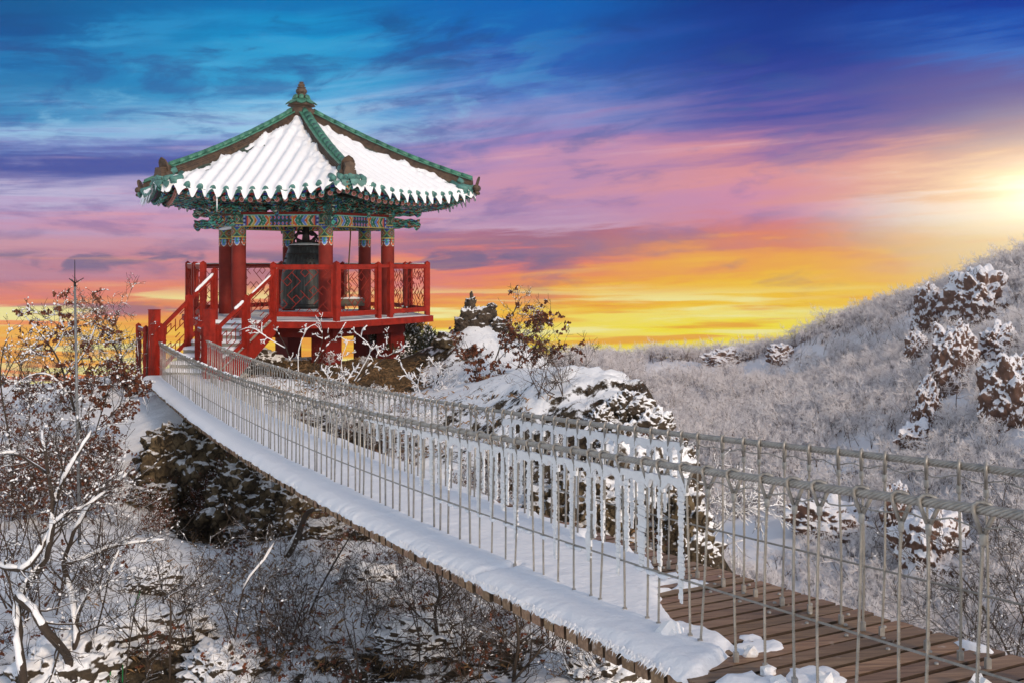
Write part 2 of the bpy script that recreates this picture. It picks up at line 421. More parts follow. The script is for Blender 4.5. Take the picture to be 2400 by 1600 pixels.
def mosaic_fn(T, t, b, tc):
    d = T.n('ShaderNodeTexVoronoi', ins={'Vector': tc, 'Scale': 17.0, 'Randomness': 0.9})
    r = T.n('ShaderNodeSeparateXYZ', ins={0: d.outputs['Color']}).outputs[0]
    c = T.ramp(r, [(0.0, (0.012, 0.10, 0.07)), (0.22, (0.02, 0.19, 0.15)), (0.38, (0.010, 0.02, 0.016)), (0.48, (0.30, 0.035, 0.02)), (0.62, (0.03, 0.06, 0.34)), (0.72, (0.05, 0.34, 0.29)), (0.84, (0.48, 0.14, 0.02)), (0.93, (0.55, 0.52, 0.42))], 'CONSTANT')
    w = T.n('ShaderNodeTexWave', wave_type='RINGS', ins={'Vector': tc, 'Scale': 4.0, 'Distortion': 7.0, 'Detail': 1.0, 'Detail Scale': 2.0}).outputs[1]
    c = T.mix(T.smooth(w, 0.88, 0.95), c, (0.10, 0.42, 0.34))
    c = T.mix(T.smooth(w, 0.16, 0.08), c, (0.008, 0.014, 0.012))
    t.links.new(c, b.inputs['Base Color'])
M['mosaic'] = mat('dancheong_paint', (0.1, 0.2, 0.15), 0.55, fn=mosaic_fn)
def plank_fn(T, t, b, tc):
    oi = T.n('ShaderNodeAttribute', attribute_name='paint').outputs[0]
    mp = T.n('ShaderNodeMapping', ins={0: tc, 2: (0, 0, -math.radians(26.25)), 3: (1.2, 16, 16)}).outputs[0]
    nz = T.noise(mp, 2.2, 8, 0.65, 0.4)
    c = T.ramp(nz, [(0.28, (0.115, 0.066, 0.034)), (0.5, (0.25, 0.148, 0.080)), (0.72, (0.40, 0.26, 0.155))])
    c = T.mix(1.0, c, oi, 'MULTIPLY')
    fz = T.noise(tc, 9.0, 8, 0.7)
    c = T.mix(T.m('MULTIPLY', T.smooth(fz, 0.62, 0.74), 0.55), c, (0.62, 0.55, 0.5))
    t.links.new(c, b.inputs['Base Color'])
    bn = T.n('ShaderNodeBump', ins={'Strength': 0.35, 'Distance': 0.01, 'Height': nz}); t.links.new(bn.outputs[0], b.inputs['Normal'])
M['plank'] = mat('brown_planks', (0.16, 0.07, 0.03), 0.55, fn=plank_fn)
M['bark'] = mat('bark', (0.05, 0.036, 0.027), 0.85, fn=with_snow((0.055, 0.040, 0.030), lo=0.72, hi=0.95, nscale=2.5, namp=1.0, bump=0.4, bscale=40))
M['twig'] = mat('twig', (0.055, 0.040, 0.030), 0.85, fn=with_snow((0.072, 0.045, 0.030), lo=0.85, hi=1.15, nscale=5, namp=1.2, bump=0.0))
M['frost'] = mat('frost', (0.86, 0.87, 0.90), 0.6, var=0.06, vscale=20, bump=0.3, bscale=60, spec=0.3)
M['ice'] = mat('rime_ice', (0.80, 0.81, 0.83), 0.35, var=0.05, vscale=30, spec=0.5)
M['leaf'] = mat('dead_leaf', (0.11, 0.034, 0.013), 0.7, fn=with_snow((0.115, 0.034, 0.013), lo=0.75, hi=1.0, nscale=3, namp=0.8, var=0.5, bump=0.0))
M['needle'] = mat('needle', (0.045, 0.055, 0.022), 0.7, fn=with_snow((0.045, 0.052, 0.022), lo=0.8, hi=1.1, nscale=5, namp=1.0, var=0.5, bump=0.0))
M['grass'] = mat('dry_grass', (0.22, 0.13, 0.06), 0.8, var=0.4, vscale=4)
M['crag'] = mat('crag_rock', (0.08, 0.06, 0.045), 0.9, fn=with_snow((0.075, 0.055, 0.038), lo=0.62, hi=0.8, nscale=7, namp=1.0, var=0.6, vscale=7, bump=1.0, bscale=10))
M['rock'] = mat('rock', (0.10, 0.075, 0.05), 0.9, fn=with_snow((0.085, 0.062, 0.040), lo=0.14, hi=0.50, nscale=5, namp=1.1, var=0.6, vscale=5, bump=1.0, bscale=8))
def cliff_fn(T, t, b, tc):
    g = T.n('ShaderNodeNewGeometry')
    nz = T.n('ShaderNodeSeparateXYZ', ins={0: g.outputs['Normal']}).outputs[2]
    nn = T.noise(tc, 6.0, 9, 0.68)
    f = T.smooth(T.m('ADD', nz, T.m('MULTIPLY', T.m('SUBTRACT', nn, 0.5), 1.3)), 0.62, 0.78)
    mp = T.n('ShaderNodeMapping', ins={0: tc, 3: (1.0, 1.0, 0.55)}).outputs[0]
    wv = T.noise(mp, 4.0, 6, 0.65)
    wrp = T.n('ShaderNodeVectorMath', operation='ADD', ins={0: mp, 1: T.vec(T.m('MULTIPLY', wv, 0.5), T.m('MULTIPLY', nn, 0.35), T.m('MULTIPLY', wv, 0.3))}).outputs[0]
    vd = T.n('ShaderNodeTexVoronoi', feature='DISTANCE_TO_EDGE', ins={'Vector': wrp, 'Scale': 4.5}).outputs[0]
    cr = T.smooth(vd, 0.0, 0.09)
    c = T.ramp(T.noise(tc, 3.2, 9, 0.72), [(0.30, (0.020, 0.016, 0.012)), (0.46, (0.085, 0.062, 0.036)), (0.60, (0.20, 0.15, 0.088)), (0.74, (0.33, 0.27, 0.18))])
    c = T.mix(T.m('MULTIPLY', T.m('SUBTRACT', 1.0, cr), 0.8), c, (0.015, 0.012, 0.009))
    t.links.new(T.mix(f, c, (0.86, 0.88, 0.92)), b.inputs['Base Color'])
    hgt = T.m('ADD', T.m('MULTIPLY', cr, 0.6), T.noise(tc, 9.0, 9, 0.72))
    bn = T.n('ShaderNodeBump', ins={'Strength': 0.9, 'Distance': 0.07, 'Height': hgt}); t.links.new(bn.outputs[0], b.inputs['Normal'])
M['cliff'] = mat('cliff_rock', (0.1, 0.08, 0.05), 0.9, spec=0.2, fn=cliff_fn)

# ------------------------------------------------------------------ terrain
import bmesh
from mathutils import noise as mn

near_ctrl = [P(*q) for q in [
    (0, 905, 27), (-250, 935, 27), (150, 893, 27), (300, 893, 26), (400, 888, 25.3),
    (0, 990, 22), (200, 960, 23.5), (330, 960, 23.3), (0, 1150, 17), (-300, 1150, 17), (300, 1040, 20.5), (-300, 1000, 22),
    (200, 1200, 15.8), (180, 1290, 14.2), (0, 1350, 12.8), (-300, 1350, 12.5), (320, 1400, 12.6), (0, 1600, 10.3), (-300, 1600, 10.3), (300, 1600, 10.4),
    (340, 1250, 15.5), (600, 1600, 10.3), (600, 1420, 12.6), (600, 1290, 15.3), (470, 1270, 17.2), (470, 1010, 20.6), (540, 1075, 19.5), (720, 1240, 16.0), (560, 1240, 18.0),
    (900, 1310, 14.2), (900, 1600, 10.2), (900, 1430, 12), (1200, 1600, 9.9), (1200, 1450, 11.6), (1450, 1600, 9.6), (1450, 1450, 11.5),
    (510, 888, 24.6), (430, 880, 27), (620, 868, 25.6), (700, 842, 27), (850, 842, 27.4), (930, 850, 28), (700, 885, 30.3), (900, 890, 30.3), (600, 890, 30.3), (750, 900, 34), (560, 880, 30), (450, 890, 33),
    (640, 905, 22.9), (740, 935, 22.5), (900, 920, 23.8), (1000, 905, 24.8), (780, 985, 20.5), (900, 1000, 20.3), (1050, 1050, 18.4), (900, 1085, 18), (1050, 1130, 16.6), (1150, 1130, 16.4), (1300, 1190, 15.2), (1480, 1270, 14.4), (1600, 1330, 14), (1640, 1345, 14.4),
    (1105, 738, 27), (1060, 775, 26.8), (1010, 845, 26.4), (1170, 772, 26.7), (1130, 745, 27.3), (1090, 880, 24.5), (1250, 862, 25), (1330, 898, 22.6), (1420, 915, 21), (1500, 960, 19.6), (1575, 1010, 18.4), (1615, 1100, 17.0), (1632, 1220, 15.8),
    (1110, 800, 29.5), (1150, 920, 33), (1330, 1000, 30), (800, 900, 38), (300, 935, 34), (0, 965, 34), (-400, 980, 36), (500, 930, 40), (1000, 960, 40), (1300, 1150, 38),
    (1760, 1640, 17), (1740, 1500, 19.5), (1700, 1320, 22), (1560, 1130, 26), (1930, 1900, 17), (1680, 1750, 12.5), (1650, 1950, 10), (1500, 1850, 8.4), (2100, 2000, 13), (2000, 1850, 20), (1800, 1650, 26), (1700, 1500, 32), (1450, 1250, 34),
    (300, 2200, 7), (1200, 2150, 6.5), (1800, 2400, 6), (-300, 2000, 7),
]]
near_s = TPS(near_ctrl, 2e-3)

def ground_z(x, y):
    x = np.asarray(x, float); y = np.asarray(y, float)
    z = near_s(x, y)
    e = 0.25
    sl = np.hypot((near_s(x + e, y) - z) / e, (near_s(x, y + e) - z) / e)
    st = np.clip((sl - 0.45) / 0.7, 0, 1)
    bd = np.exp(-(((x - 1.8) / 1.6) ** 2 + ((y - 18.5) / 3.0) ** 2))
    z = z + ridge(x * 1.5 + 2, y * 1.5, 5, 33) * 0.38 * bd + fbm(x * 4, y * 4, 4, 35) * 0.22 * bd
    near = np.clip((20 - y) / 6, 0, 1) * np.clip((1.6 - x) / 1.0, 0, 1)
    z = z + fbm(x * 0.55, y * 0.55, 5, 3) * 0.42
    z = z + ridge(x * 0.9, y * 0.9, 5, 11) * (0.10 + 0.45 * st + 0.09 * near)
    z = z + ridge(x * 2.6 + 3, y * 2.6, 3, 21) * (0.03 + 0.12 * st + 0.05 * near)
    # keep clear of the bridge deck, the stairs and the pavilion floor
    q = y - 0.3
    return z

def gz(x, y): return float(ground_z(np.array([x]), np.array([y]))[0])

def height_mesh(name, xs, ys, fz, mats, brown=None, zcut=None):
    X, Y = np.meshgrid(xs, ys)
    Z = fz(X, Y)
    nx, ny = len(xs), len(ys)
    me = bpy.data.meshes.new(name)
    vs = np.stack([X.ravel(), Y.ravel(), Z.ravel()], 1)
    idx = np.arange(nx * ny).reshape(ny, nx)
    quads = np.stack([idx[:-1, :-1].ravel(), idx[:-1, 1:].ravel(), idx[1:, 1:].ravel(), idx[1:, :-1].ravel()], 1)
    me.from_pydata(vs.tolist(), [], quads.tolist())
    me.polygons.foreach_set('use_smooth', [True] * len(quads))
    for m in mats: me.materials.append(m)
    if brown is not None:
        at = me.attributes.new('brown', 'FLOAT', 'POINT')
        at.data.foreach_set('value', brown(X, Y, Z).ravel().astype(np.float32))
    me.update()
    ob = bpy.data.objects.new(name, me); COL.objects.link(ob); ORG[ob.name] = Vector((0, 0, 0))
    return ob

def ground_fn(T, t, b, tc):
    g = T.n('ShaderNodeNewGeometry')
    nz = T.n('ShaderNodeSeparateXYZ', ins={0: g.outputs['Normal']}).outputs[2]
    br = T.n('ShaderNodeAttribute', attribute_name='brown').outputs[2]
    nn = T.noise(tc, 1.1, 9, 0.68)
    n2 = T.noise(tc, 5.0, 8, 0.7)
    x = T.m('ADD', nz, T.m('ADD', T.m('MULTIPLY', T.m('SUBTRACT', nn, 0.5), 1.0), T.m('MULTIPLY', T.m('SUBTRACT', n2, 0.5), 1.0)))
    x = T.m('SUBTRACT', x, br)
    f = T.smooth(x, 0.58, 0.70)
    nv = T.noise(tc, 2.5, 9, 0.7)
    c = T.ramp(nv, [(0.28, (0.022, 0.018, 0.013)), (0.5, (0.075, 0.055, 0.034)), (0.66, (0.15, 0.115, 0.07)), (0.8, (0.10, 0.10, 0.06))])
    wv = T.noise(tc, 3.0, 6, 0.65)
    wrp = T.n('ShaderNodeVectorMath', operation='ADD', ins={0: tc, 1: T.vec(T.m('MULTIPLY', wv, 0.6), T.m('MULTIPLY', n2, 0.4), T.m('MULTIPLY', wv, 0.4))}).outputs[0]
    vd = T.n('ShaderNodeTexVoronoi', feature='DISTANCE_TO_EDGE', ins={'Vector': wrp, 'Scale': 3.2}).outputs[0]
    crk = T.smooth(vd, 0.0, 0.10)
    c = T.mix(T.m('MULTIPLY', T.m('SUBTRACT', 1.0, crk), 0.8), c, (0.014, 0.011, 0.008))
    gr = T.ramp(T.noise(tc, 9, 8, 0.7), [(0.3, (0.035, 0.024, 0.013)), (0.5, (0.12, 0.078, 0.038)), (0.72, (0.27, 0.175, 0.085))])
    c = T.mix(T.smooth(T.m('ADD', br, T.m('MULTIPLY', T.m('SUBTRACT', n2, 0.5), 0.6)), 0.42, 0.62), c, gr)
    t.links.new(T.mix(f, c, (0.88, 0.90, 0.94)), b.inputs['Base Color'])
    nb = T.m('ADD', T.noise(tc, 7, 9, 0.7), T.m('MULTIPLY', crk, 0.4))
    bn = T.n('ShaderNodeBump', ins={'Strength': T.m('SUBTRACT', 1.0, T.m('MULTIPLY', f, 0.65)), 'Distance': 0.08, 'Height': nb})
    t.links.new(bn.outputs[0], b.inputs['Normal'])
M['ground'] = mat('snowy_ground', (0.5, 0.5, 0.5), 0.85, spec=0.2, fn=ground_fn)

def brown_mask(X, Y, Z):
    px = 1200 + X / Y * FPX
    a = np.exp(-(((px - 760) / 190) ** 2 + ((Y - 26.0) / 2.6) ** 2)) * 0.95
    b = np.exp(-(((px - 920) / 75) ** 2 + ((Y - 26.0) / 1.6) ** 2)) * 0.5
    c = np.exp(-(((px - 900) / 260) ** 2 + ((Y - 19.5) / 2.2) ** 2)) * 0.30
    d = np.exp(-(((px - 1400) / 260) ** 2 + ((Y - 15.2) / 2.2) ** 2)) * 0.34 + np.exp(-(((px - 1545) / 70) ** 2 + ((Y - 17.5) / 1.6) ** 2)) * 0.16 + np.exp(-(((px - 1400) / 90) ** 2 + ((Y - 20.3) / 0.8) ** 2)) * 0.10
    w = np.exp(-(((px - 570) / 200) ** 2 + ((Y - 18.0) / 2.6) ** 2)) * 0.62
    e = np.exp(-(((px - 900) / 700) ** 2 + ((Y - 10.8) / 1.8) ** 2)) * 0.36
    h = np.exp(-(((px - 250) / 260) ** 2 + ((Y - 10.6) / 0.9) ** 2)) * 0.34
    return a + b + c + d + e + w + h
xs = np.concatenate([np.linspace(-26, -12, 80), np.linspace(-11.85, 5.5, 175), np.linspace(5.7, 14, 40)])
ys = np.concatenate([np.linspace(4.5, 20, 180), np.linspace(20.1, 30, 95), np.linspace(30.3, 48, 60)])
ground = height_mesh('ground', xs, ys, ground_z, [M['ground']], brown_mask)
ground['kind'] = 'structure'

# ---- rocks
def rock_mesh(name, c, size, seed, mats, sub=5, rough=0.28, rot=0.0, tilt=0.0, parent=None, facet=1.0):
    bm = bmesh.new()
    bmesh.ops.create_icosphere(bm, subdivisions=sub, radius=1.0)
    off = Vector((seed * 3.17, seed * 1.31, seed * 2.71))
    R = Matrix.Rotation(rot, 3, 'Z') @ Matrix.Rotation(tilt, 3, 'X')
    S = Vector(size)
    for q in bm.verts:
        p = q.co.copy()
        d = mn.fractal(p * 1.1 + off, 1.0, 2.1, 4) * rough
        vd = mn.voronoi(p * 1.7 * facet + off)[0]
        d += (vd[1] - vd[0]) * 0.30 * rough / 0.28 - 0.1
        d += mn.ridged_multi_fractal(p * 3.2 + off, 0.9, 2.2, 5, 1.0, 2.0) * 0.075 - 0.08 + mn.fractal(p * 6 + off, 0.8, 2.1, 5) * 0.10
        p = p * (1 + d)
        q.co = R @ Vector((p.x * S.x, p.y * S.y, p.z * S.z))
    me = bpy.data.meshes.new(name); bm.to_mesh(me); bm.free()
    for m in mats: me.materials.append(m)
    me.polygons.foreach_set('use_smooth', [True] * len(me.polygons))
    ob = bpy.data.objects.new(name, me); COL.objects.link(ob)
    ob.location = c; ORG[ob.name] = Vector(c)
    if parent: ob.parent = parent
    return ob

ROCKS = [   # px, py, depth, size, seed, rot, tilt, material, label
    (440, 1090, 19.2, (0.85, 0.8, 0.95), 1, 0.3, 0.1, 'cliff', 'tall brown rock face under the far end of the bridge'),
    (575, 1180, 17.8, (0.75, 0.7, 0.72), 2, 1.1, 0.2, 'cliff', 'brown rock buttress below the bridge deck, right of the tall rock face'),
    (680, 1215, 16.6, (0.62, 0.6, 0.65), 3, 2.0, 0.0, 'cliff', 'dark crag under the bridge, lowest in the row of brown rocks'),
    (330, 1500, 11.2, (0.75, 0.5, 0.36), 4, 0.4, 0.0, 'rock', 'mossy dark boulder at the foot of the slope beside the green ropes'),
    (160, 1590, 10.2, (0.7, 0.5, 0.42), 5, 1.4, 0.0, 'rock', 'black boulder below the forked snowy trunks'),
    (520, 1575, 10.5, (0.5, 0.4, 0.3), 6, 2.2, 0.0, 'rock', 'small dark boulder right of the green ropes'),
    (1150, 1300, 13.6, (0.7, 0.6, 0.5), 8, 0.9, 0.0, 'cliff', 'brown crag hidden behind the frosted railing'),
    (1500, 1170, 15.6, (0.95, 0.9, 0.95), 9, 0.2, 0.1, 'rock', 'big brown boulder with a snow cap beside the bridge'),
    (1350, 1215, 15.0, (0.75, 0.7, 0.65), 10, 1.7, 0.0, 'cliff', 'brown ledge left of the big boulder behind the railing'),
    (1590, 1285, 14.6, (0.40, 0.5, 0.72), 11, 0.5, 0.0, 'cliff', 'narrow dark rock edge where the ground drops to the valley'),
    (1000, 1500, 11.0, (0.55, 0.4, 0.25), 12, 0.1, 0.0, 'rock', 'flat dark stone with snow on top in the thicket under the bridge'),
    (870, 1375, 12.9, (0.5, 0.4, 0.3), 13, 2.9, 0.0, 'rock', 'dark stone among the shrubs under the middle of the bridge'),
    (1420, 1585, 9.6, (0.5, 0.4, 0.28), 14, 1.2, 0.0, 'rock', 'brown stone near the nearest planks of the bridge'),
    (355, 1365, 13.0, (0.34, 0.25, 0.22), 15, 0.6, 0.0, 'rock', 'small brown stone in open snow beside the red box'),
    (690, 856, 27.8, (1.2, 0.5, 0.22), 17, 0.2, 0.0, 'rock', 'low dark rock slab under the pavilion floor'),
    (610, 850, 26.9, (0.5, 0.5, 0.45), 18, 0.2, 0.0, 'rock', 'dark rock under the stair stringer'),
]
for px, py, Y, S, sd_, rz, tl, mk, lab in ROCKS:
    o = rock_mesh('rock', P(px, py, Y), S, sd_, [M[mk]], rot=rz, tilt=tl, sub=6, facet=1.5)
    tag(o, lab, 'rock', 'rocks on the near slope')

def surf_y(px, py):
    ys_ = np.linspace(11, 26, 260); xs_ = (px - 1200) / FPX * ys_; g_ = ground_z(xs_, ys_); zr_ = (HOR - py) / FPX * ys_
    return float(ys_[int(np.argmax(g_ > zr_))]) if (g_ > zr_).any() else None
for i, (px, py, S, where) in enumerate([(1492, 948, 0.30, 'at the crest of the snowy mound'), (1548, 1000, 0.36, 'uppermost on the brink of the valley'), (1585, 1062, 0.36, 'second from the top on the brink of the valley'), (1606, 1130, 0.36, 'third from the top on the brink of the valley'), (1622, 1205, 0.36, 'just above the lowest rock on the valley brink'), (1636, 1285, 0.34, 'lowest on the brink of the valley'), (1480, 1040, 0.34, 'showing through snow left of the valley brink'), (1425, 985, 0.26, 'small, in the middle of the snowy mound')]):
    Y = surf_y(px - 45, py + 25) or 17.0
    tag(rock_mesh('rock', P(px - 18, py + 12, Y + 0.1), (S, S * 0.9, S * 1.1), 120 + i, [M['rock']], sub=6, facet=1.6, rough=0.40), 'jagged snow-streaked rock ' + where, 'rock', 'rocks on the near slope')
_rr = random.Random(77)
for i in range(26):
    px, py = _rr.uniform(300, 930), _rr.uniform(1040, 1330)
    if py < 930 + (px - 330) * 0.42 + 60 or (px > 330 and py > 1180 + (px - 330) * .35 and i % 3): continue
    ys_ = np.linspace(10, 26, 160); xs_ = (px - 1200) / FPX * ys_; g_ = ground_z(xs_, ys_); zr_ = (HOR - py) / FPX * ys_
    if not (g_ > zr_).any(): continue
    j = int(np.argmax(g_ > zr_)); S = _rr.uniform(0.22, 0.5)
    tag(rock_mesh('rock', (xs_[j], ys_[j], g_[j] + S * 0.05), (S, S * 0.9, S * _rr.uniform(.5, .9)), 140 + i, [M['cliff']], sub=5, facet=1.6, rough=0.36, rot=_rr.uniform(0, 6)), 'small brown rock among the scrub under the bridge', 'rock', 'small rocks among the scrub')
# the dark pinnacle on top of the snow dome: a stack of crags
pin = thing('rock_pinnacle', P(1110, 768, 27), 'dark rock pinnacle on top of the snowy knoll right of the pavilion', 'rock')
for q, (px, py, S, sd_) in enumerate([(1103, 744, (0.27, 0.25, 0.30), 31), (1103, 718, (0.14, 0.14, 0.22), 32), (1105, 694, (0.05, 0.05, 0.12), 33), (1128, 745, (0.30, 0.3, 0.26), 34), (1152, 732, (0.13, 0.14, 0.2), 35), (1152, 718, (0.13, 0.12, 0.09), 39), (1084, 760, (0.24, 0.3, 0.2), 36), (1168, 768, (0.24, 0.3, 0.26), 37), (1118, 762, (0.3, 0.3, 0.2), 38)]):
    o = rock_mesh('crag', P(px, py, 26.9), S, sd_, [M['crag']], sub=4, rough=0.4, facet=1.6)
    o.location = Vector(o.location) - pin.location; o.parent = pin
for px, py, S, sd_, lab in [(1045, 800, (0.30, 0.3, 0.2), 41, 'dark rock shoulder left of the rock pinnacle'), (1240, 862, (0.4, 0.4, 0.3), 42, 'dark rock on the right flank of the snowy knoll')]:
    tag(rock_mesh('rock', P(px, py, 26.4), S, sd_, [M['cliff']], sub=4, rough=0.4), lab, 'rock', 'rocks on the near slope')

# ---- far hills across the valley
far_ctrl = [P(*q) for q in [
    (1200, 880, 225), (1360, 872, 215), (1430, 868, 215), (1530, 858, 210), (1610, 868, 206), (1735, 850, 202), (1800, 850, 196), (1870, 832, 188), (1940, 795, 183), (2040, 766, 176), (2140, 738, 170), (2245, 698, 165), (2350, 650, 160), (2450, 622, 156), (2600, 580, 150), (2900, 540, 140),
    (1400, 960, 172), (1600, 1000, 152), (1800, 950, 154), (2000, 900, 144), (2200, 850, 130), (2400, 800, 118), (2600, 770, 108), (1900, 880, 165), (2150, 790, 150),
    (1500, 1150, 112), (1700, 1150, 107), (1900, 1100, 106), (2100, 1050, 102), (2300, 1000, 96), (2500, 980, 86), (2700, 950, 80),
    (1700, 1400, 76), (1900, 1400, 76), (2100, 1350, 76), (2300, 1300, 72), (2500, 1260, 68), (1800, 1600, 62), (2100, 1600, 60), (2400, 1600, 55), (2400, 1900, 45), (2000, 2000, 48), (1600, 1900, 50), (1400, 1300, 90), (1200, 1400, 80), (1200, 1050, 155), (1000, 1000, 200), (1000, 1200, 110), (2700, 1400, 60),
    (1400, 960, 280), (1800, 920, 265), (2200, 820, 245), (2600, 700, 225), (1100, 980, 280),
]]
far_s = TPS(far_ctrl, 2e-3)
def far_z(x, y):
    z = far_s(x, y)
    z = z + fbm(x * 0.035, y * 0.035, 4, 5) * 3.0 + ridge(x * 0.055 + y * 0.02, y * 0.018, 4, 8) * 6.5 * np.clip((y - 55) / 60, 0.15, 1) + fbm(x * 0.3, y * 0.3, 3, 9) * 0.8
    return z
def hill_fn(T, t, b, tc):
    nn = T.noise(tc, 0.25, 8, 0.65)
    g = T.n('ShaderNodeNewGeometry')
    nz = T.n('ShaderNodeSeparateXYZ', ins={0: g.outputs['Normal']}).outputs[2]
    f = T.smooth(T.m('ADD', nz, T.m('MULTIPLY', T.m('SUBTRACT', nn, 0.5), 1.2)), 0.55, 0.75)
    c = T.ramp(T.noise(tc, 1.2, 6, 0.6), [(0.3, (0.10, 0.075, 0.06)), (0.7, (0.20, 0.15, 0.12))])
    t.links.new(T.mix(f, c, (0.84, 0.84, 0.88)), b.inputs['Base Color'])
M['hill'] = mat('snowy_hillside', (0.7, 0.7, 0.75), 0.9, spec=0.1, fn=hill_fn)
hill = height_mesh('hills', np.linspace(-45, 150, 200), np.linspace(40, 290, 210), far_z, [M['hill']])
hill['kind'] = 'structure'

# valley floor that everything stands on, out to the horizon
mb = MB()
N = 64
mb.add([Vector((40, 120, -58))] + [Vector((40 + 330 * math.cos(2 * math.pi * k / N), 120 + 330 * math.sin(2 * math.pi * k / N), -66)) for k in range(N)], [(0, 1 + k, 1 + (k + 1) % N) for k in range(N)], 0, True)
vf = mesh_obj('valley_floor', mb, M['hill']); vf['kind'] = 'structure'

# ---- crags on the far hillside
HILL_ROCKS = [  # px, py, depth, half width px, half height px, seed, label
    (2175, 745, 141, 44, 62, 51, 'tall snow-streaked crag standing out of the wooded hillside below the ridge'),
    (2150, 830, 139, 26, 40, 65, 'dark foot of the tall crag on the wooded hillside'),
    (2295, 715, 137, 80, 66, 52, 'broad snowy crag high on the right-hand hill, nearest the ridge'),
    (2340, 820, 126, 45, 46, 54, 'rounded snowy rock above the long rock spur'),
    (2235, 870, 126, 46, 88, 53, 'slanting snow-covered rock spur in the middle of the right-hand hill'),
    (2170, 970, 116, 36, 62, 55, 'lower slanting rock spur with brown gaps on the hillside'),
    (2385, 945, 104, 60, 90, 56, 'dark-sided snowy cliff at the right edge of the picture'),
    (2150, 1035, 102, 44, 34, 57, 'brown craggy patch just above the far handrail'),
    (1990, 1120, 96, 26, 18, 58, 'small dark rock in the valley woods'),
    (1945, 1235, 74, 86, 52, 59, 'white snow-domed rock rising from the valley behind the railing'),
    (2100, 1225, 72, 30, 66, 60, 'sharp snowy rib left of the dark valley cliff'),
    (2185, 1290, 69, 100, 84, 61, 'dark red-brown cliff with snow streaks deep in the valley'),
    (1700, 845, 197, 46, 22, 63, 'snow-streaked rocky bump on the far ridge'),
    (1830, 835, 187, 36, 24, 64, 'small bare crag where the far ridge meets the right-hand hill'),
]
def farrock_fn(T, t, b, tc):
    with_snow((0.13, 0.075, 0.055), snow=(0.84, 0.85, 0.9), lo=0.12, hi=0.32, nscale=2.4, namp=2.6, var=0.5, vscale=1.5, bump=0.8, bscale=2.5)(T, t, b, tc)
M['far_rock'] = mat('hillside_rock', (0.2, 0.15, 0.1), 0.9, spec=0.15, fn=farrock_fn)
def hill_hit(px, py):
    ys_ = np.linspace(42, 250, 420); xs_ = (px - 1200) / FPX * ys_
    z = far_z(xs_, ys_); zr = (HOR - py) / FPX * ys_
    i = int(np.argmax(z > zr))
    return float(ys_[i]) if z[i] > zr[i] else None
HR = []
for px, py, Y, hw, hh, sd_, lab in HILL_ROCKS:
    Y = hill_hit(px, py + hh * 0.55) or Y
    k = Y / FPX; hw *= 1.18; hh *= 1.18
    HR.append((px, py, Y, hw, hh))
    o = rock_mesh('crag', P(px, py, Y + 0.2 * hw * k), (hw * k, hw * k * 0.7, hh * k * 1.05), sd_, [M['far_rock']], sub=6, rough=0.34, rot=sd_, facet=1.2)
    tag(o, lab, 'rock', 'crags on the far hillside')

# ------------------------------------------------------------------ suspension bridge
TN = 0.4932
D = Vector((-TN, 1, 0)).normalized()          # along the bridge, away from the camera
NB = Vector((D.y, -D.x, 0))                   # across, to the right
def xn(Y): return 1.063 - TN * (Y - 4.81)
def xf(Y): return 2.162 - TN * (Y - 4.56)
nearc = [(2384.5, 1205.8), (2259.5, 1188), (2161, 1174.6), (2072, 1161), (1976.8, 1149.3), (1893.4, 1137.4), (1819, 1125.5), (1753.6, 1115), (1686, 1108), (1624, 1099), (1573, 1092), (1526, 1084.5), (1484, 1077.8), (1439, 1070.4), (1367, 1059.5), (1331, 1054), (1254, 1041.5), (1196, 1031.8), (1145, 1021.8), (1095.5, 1013), (1053, 1005.5), (1009, 997.8), (981.6, 992), (951, 985.5), (912, 977.5), (858, 967), (804, 954.8), (753.7, 942.5), (713, 932.5), (676, 922.5), (639.4, 911.9), (605.4, 901.5), (562, 888.3), (530, 876.8), (494.5, 862), (467, 850), (443, 840.5), (419.5, 828), (395.7, 814), (373, 803)]
farc = [(2384, 1107), (2289, 1094), (2146, 1080), (1997.6, 1063.5), (1938, 1056), (1771.4, 1036.5), (1724, 1032), (1622, 1020.5), (1532.6, 1009.5), (1469, 1002), (1379.6, 991), (1293, 980.5), (1226.5, 972.5), (1155, 962.5), (1083.6, 950.5), (1032.6, 942), (913, 920.5), (872, 912.5), (817.6, 901.5), (777, 893), (736, 883.5), (695, 873.5), (657, 863), (622, 851.5), (598, 844), (562, 831.5), (526.6, 817.5), (488.5, 801)]
def prof(pts, X0, Y0):
    K = (X0 + TN * Y0) * FPX           # (px - vp) * Y = K
    vp = 1200 - TN * FPX
    Y = np.array([K / (x - vp) for x, y in pts]); z = np.array([-(y - HOR) / FPX * yy for (x, y), yy in zip(pts, Y)])
    c = np.polyfit(np.log(Y), z, 5)
    return lambda q, c=c, lo=Y.min(), hi=Y.max(): float(np.polyval(c, math.log(min(max(q, lo), hi)))) + (0 if q >= lo else (lo - q) * 0.155)
zn = prof(nearc, 1.063, 4.81); zf = prof(farc, 2.162, 4.56)
Q0, Q1 = 0.6, 24.0
RAILH = 0.90
_zq = np.linspace(0.4, 24.6, 200)
_zd = np.array([(zn(q + 0.135) + zf(q + 0.52)) / 2 - RAILH for q in _zq])
def zdeck(q): return float(np.interp(q, _zq, _zd))
WID = 1.43
def deckp(q, t, dz=0.0):
    p = Vector((xn(q) - 0.34, q, 0)) + NB * t
    p.z = zdeck(q) + dz
    return p

bridge = thing('suspension_bridge', deckp(12, 0.7), 'brown plank footbridge with steel cable handrails, half buried in snow, leading to the pavilion', 'footbridge')

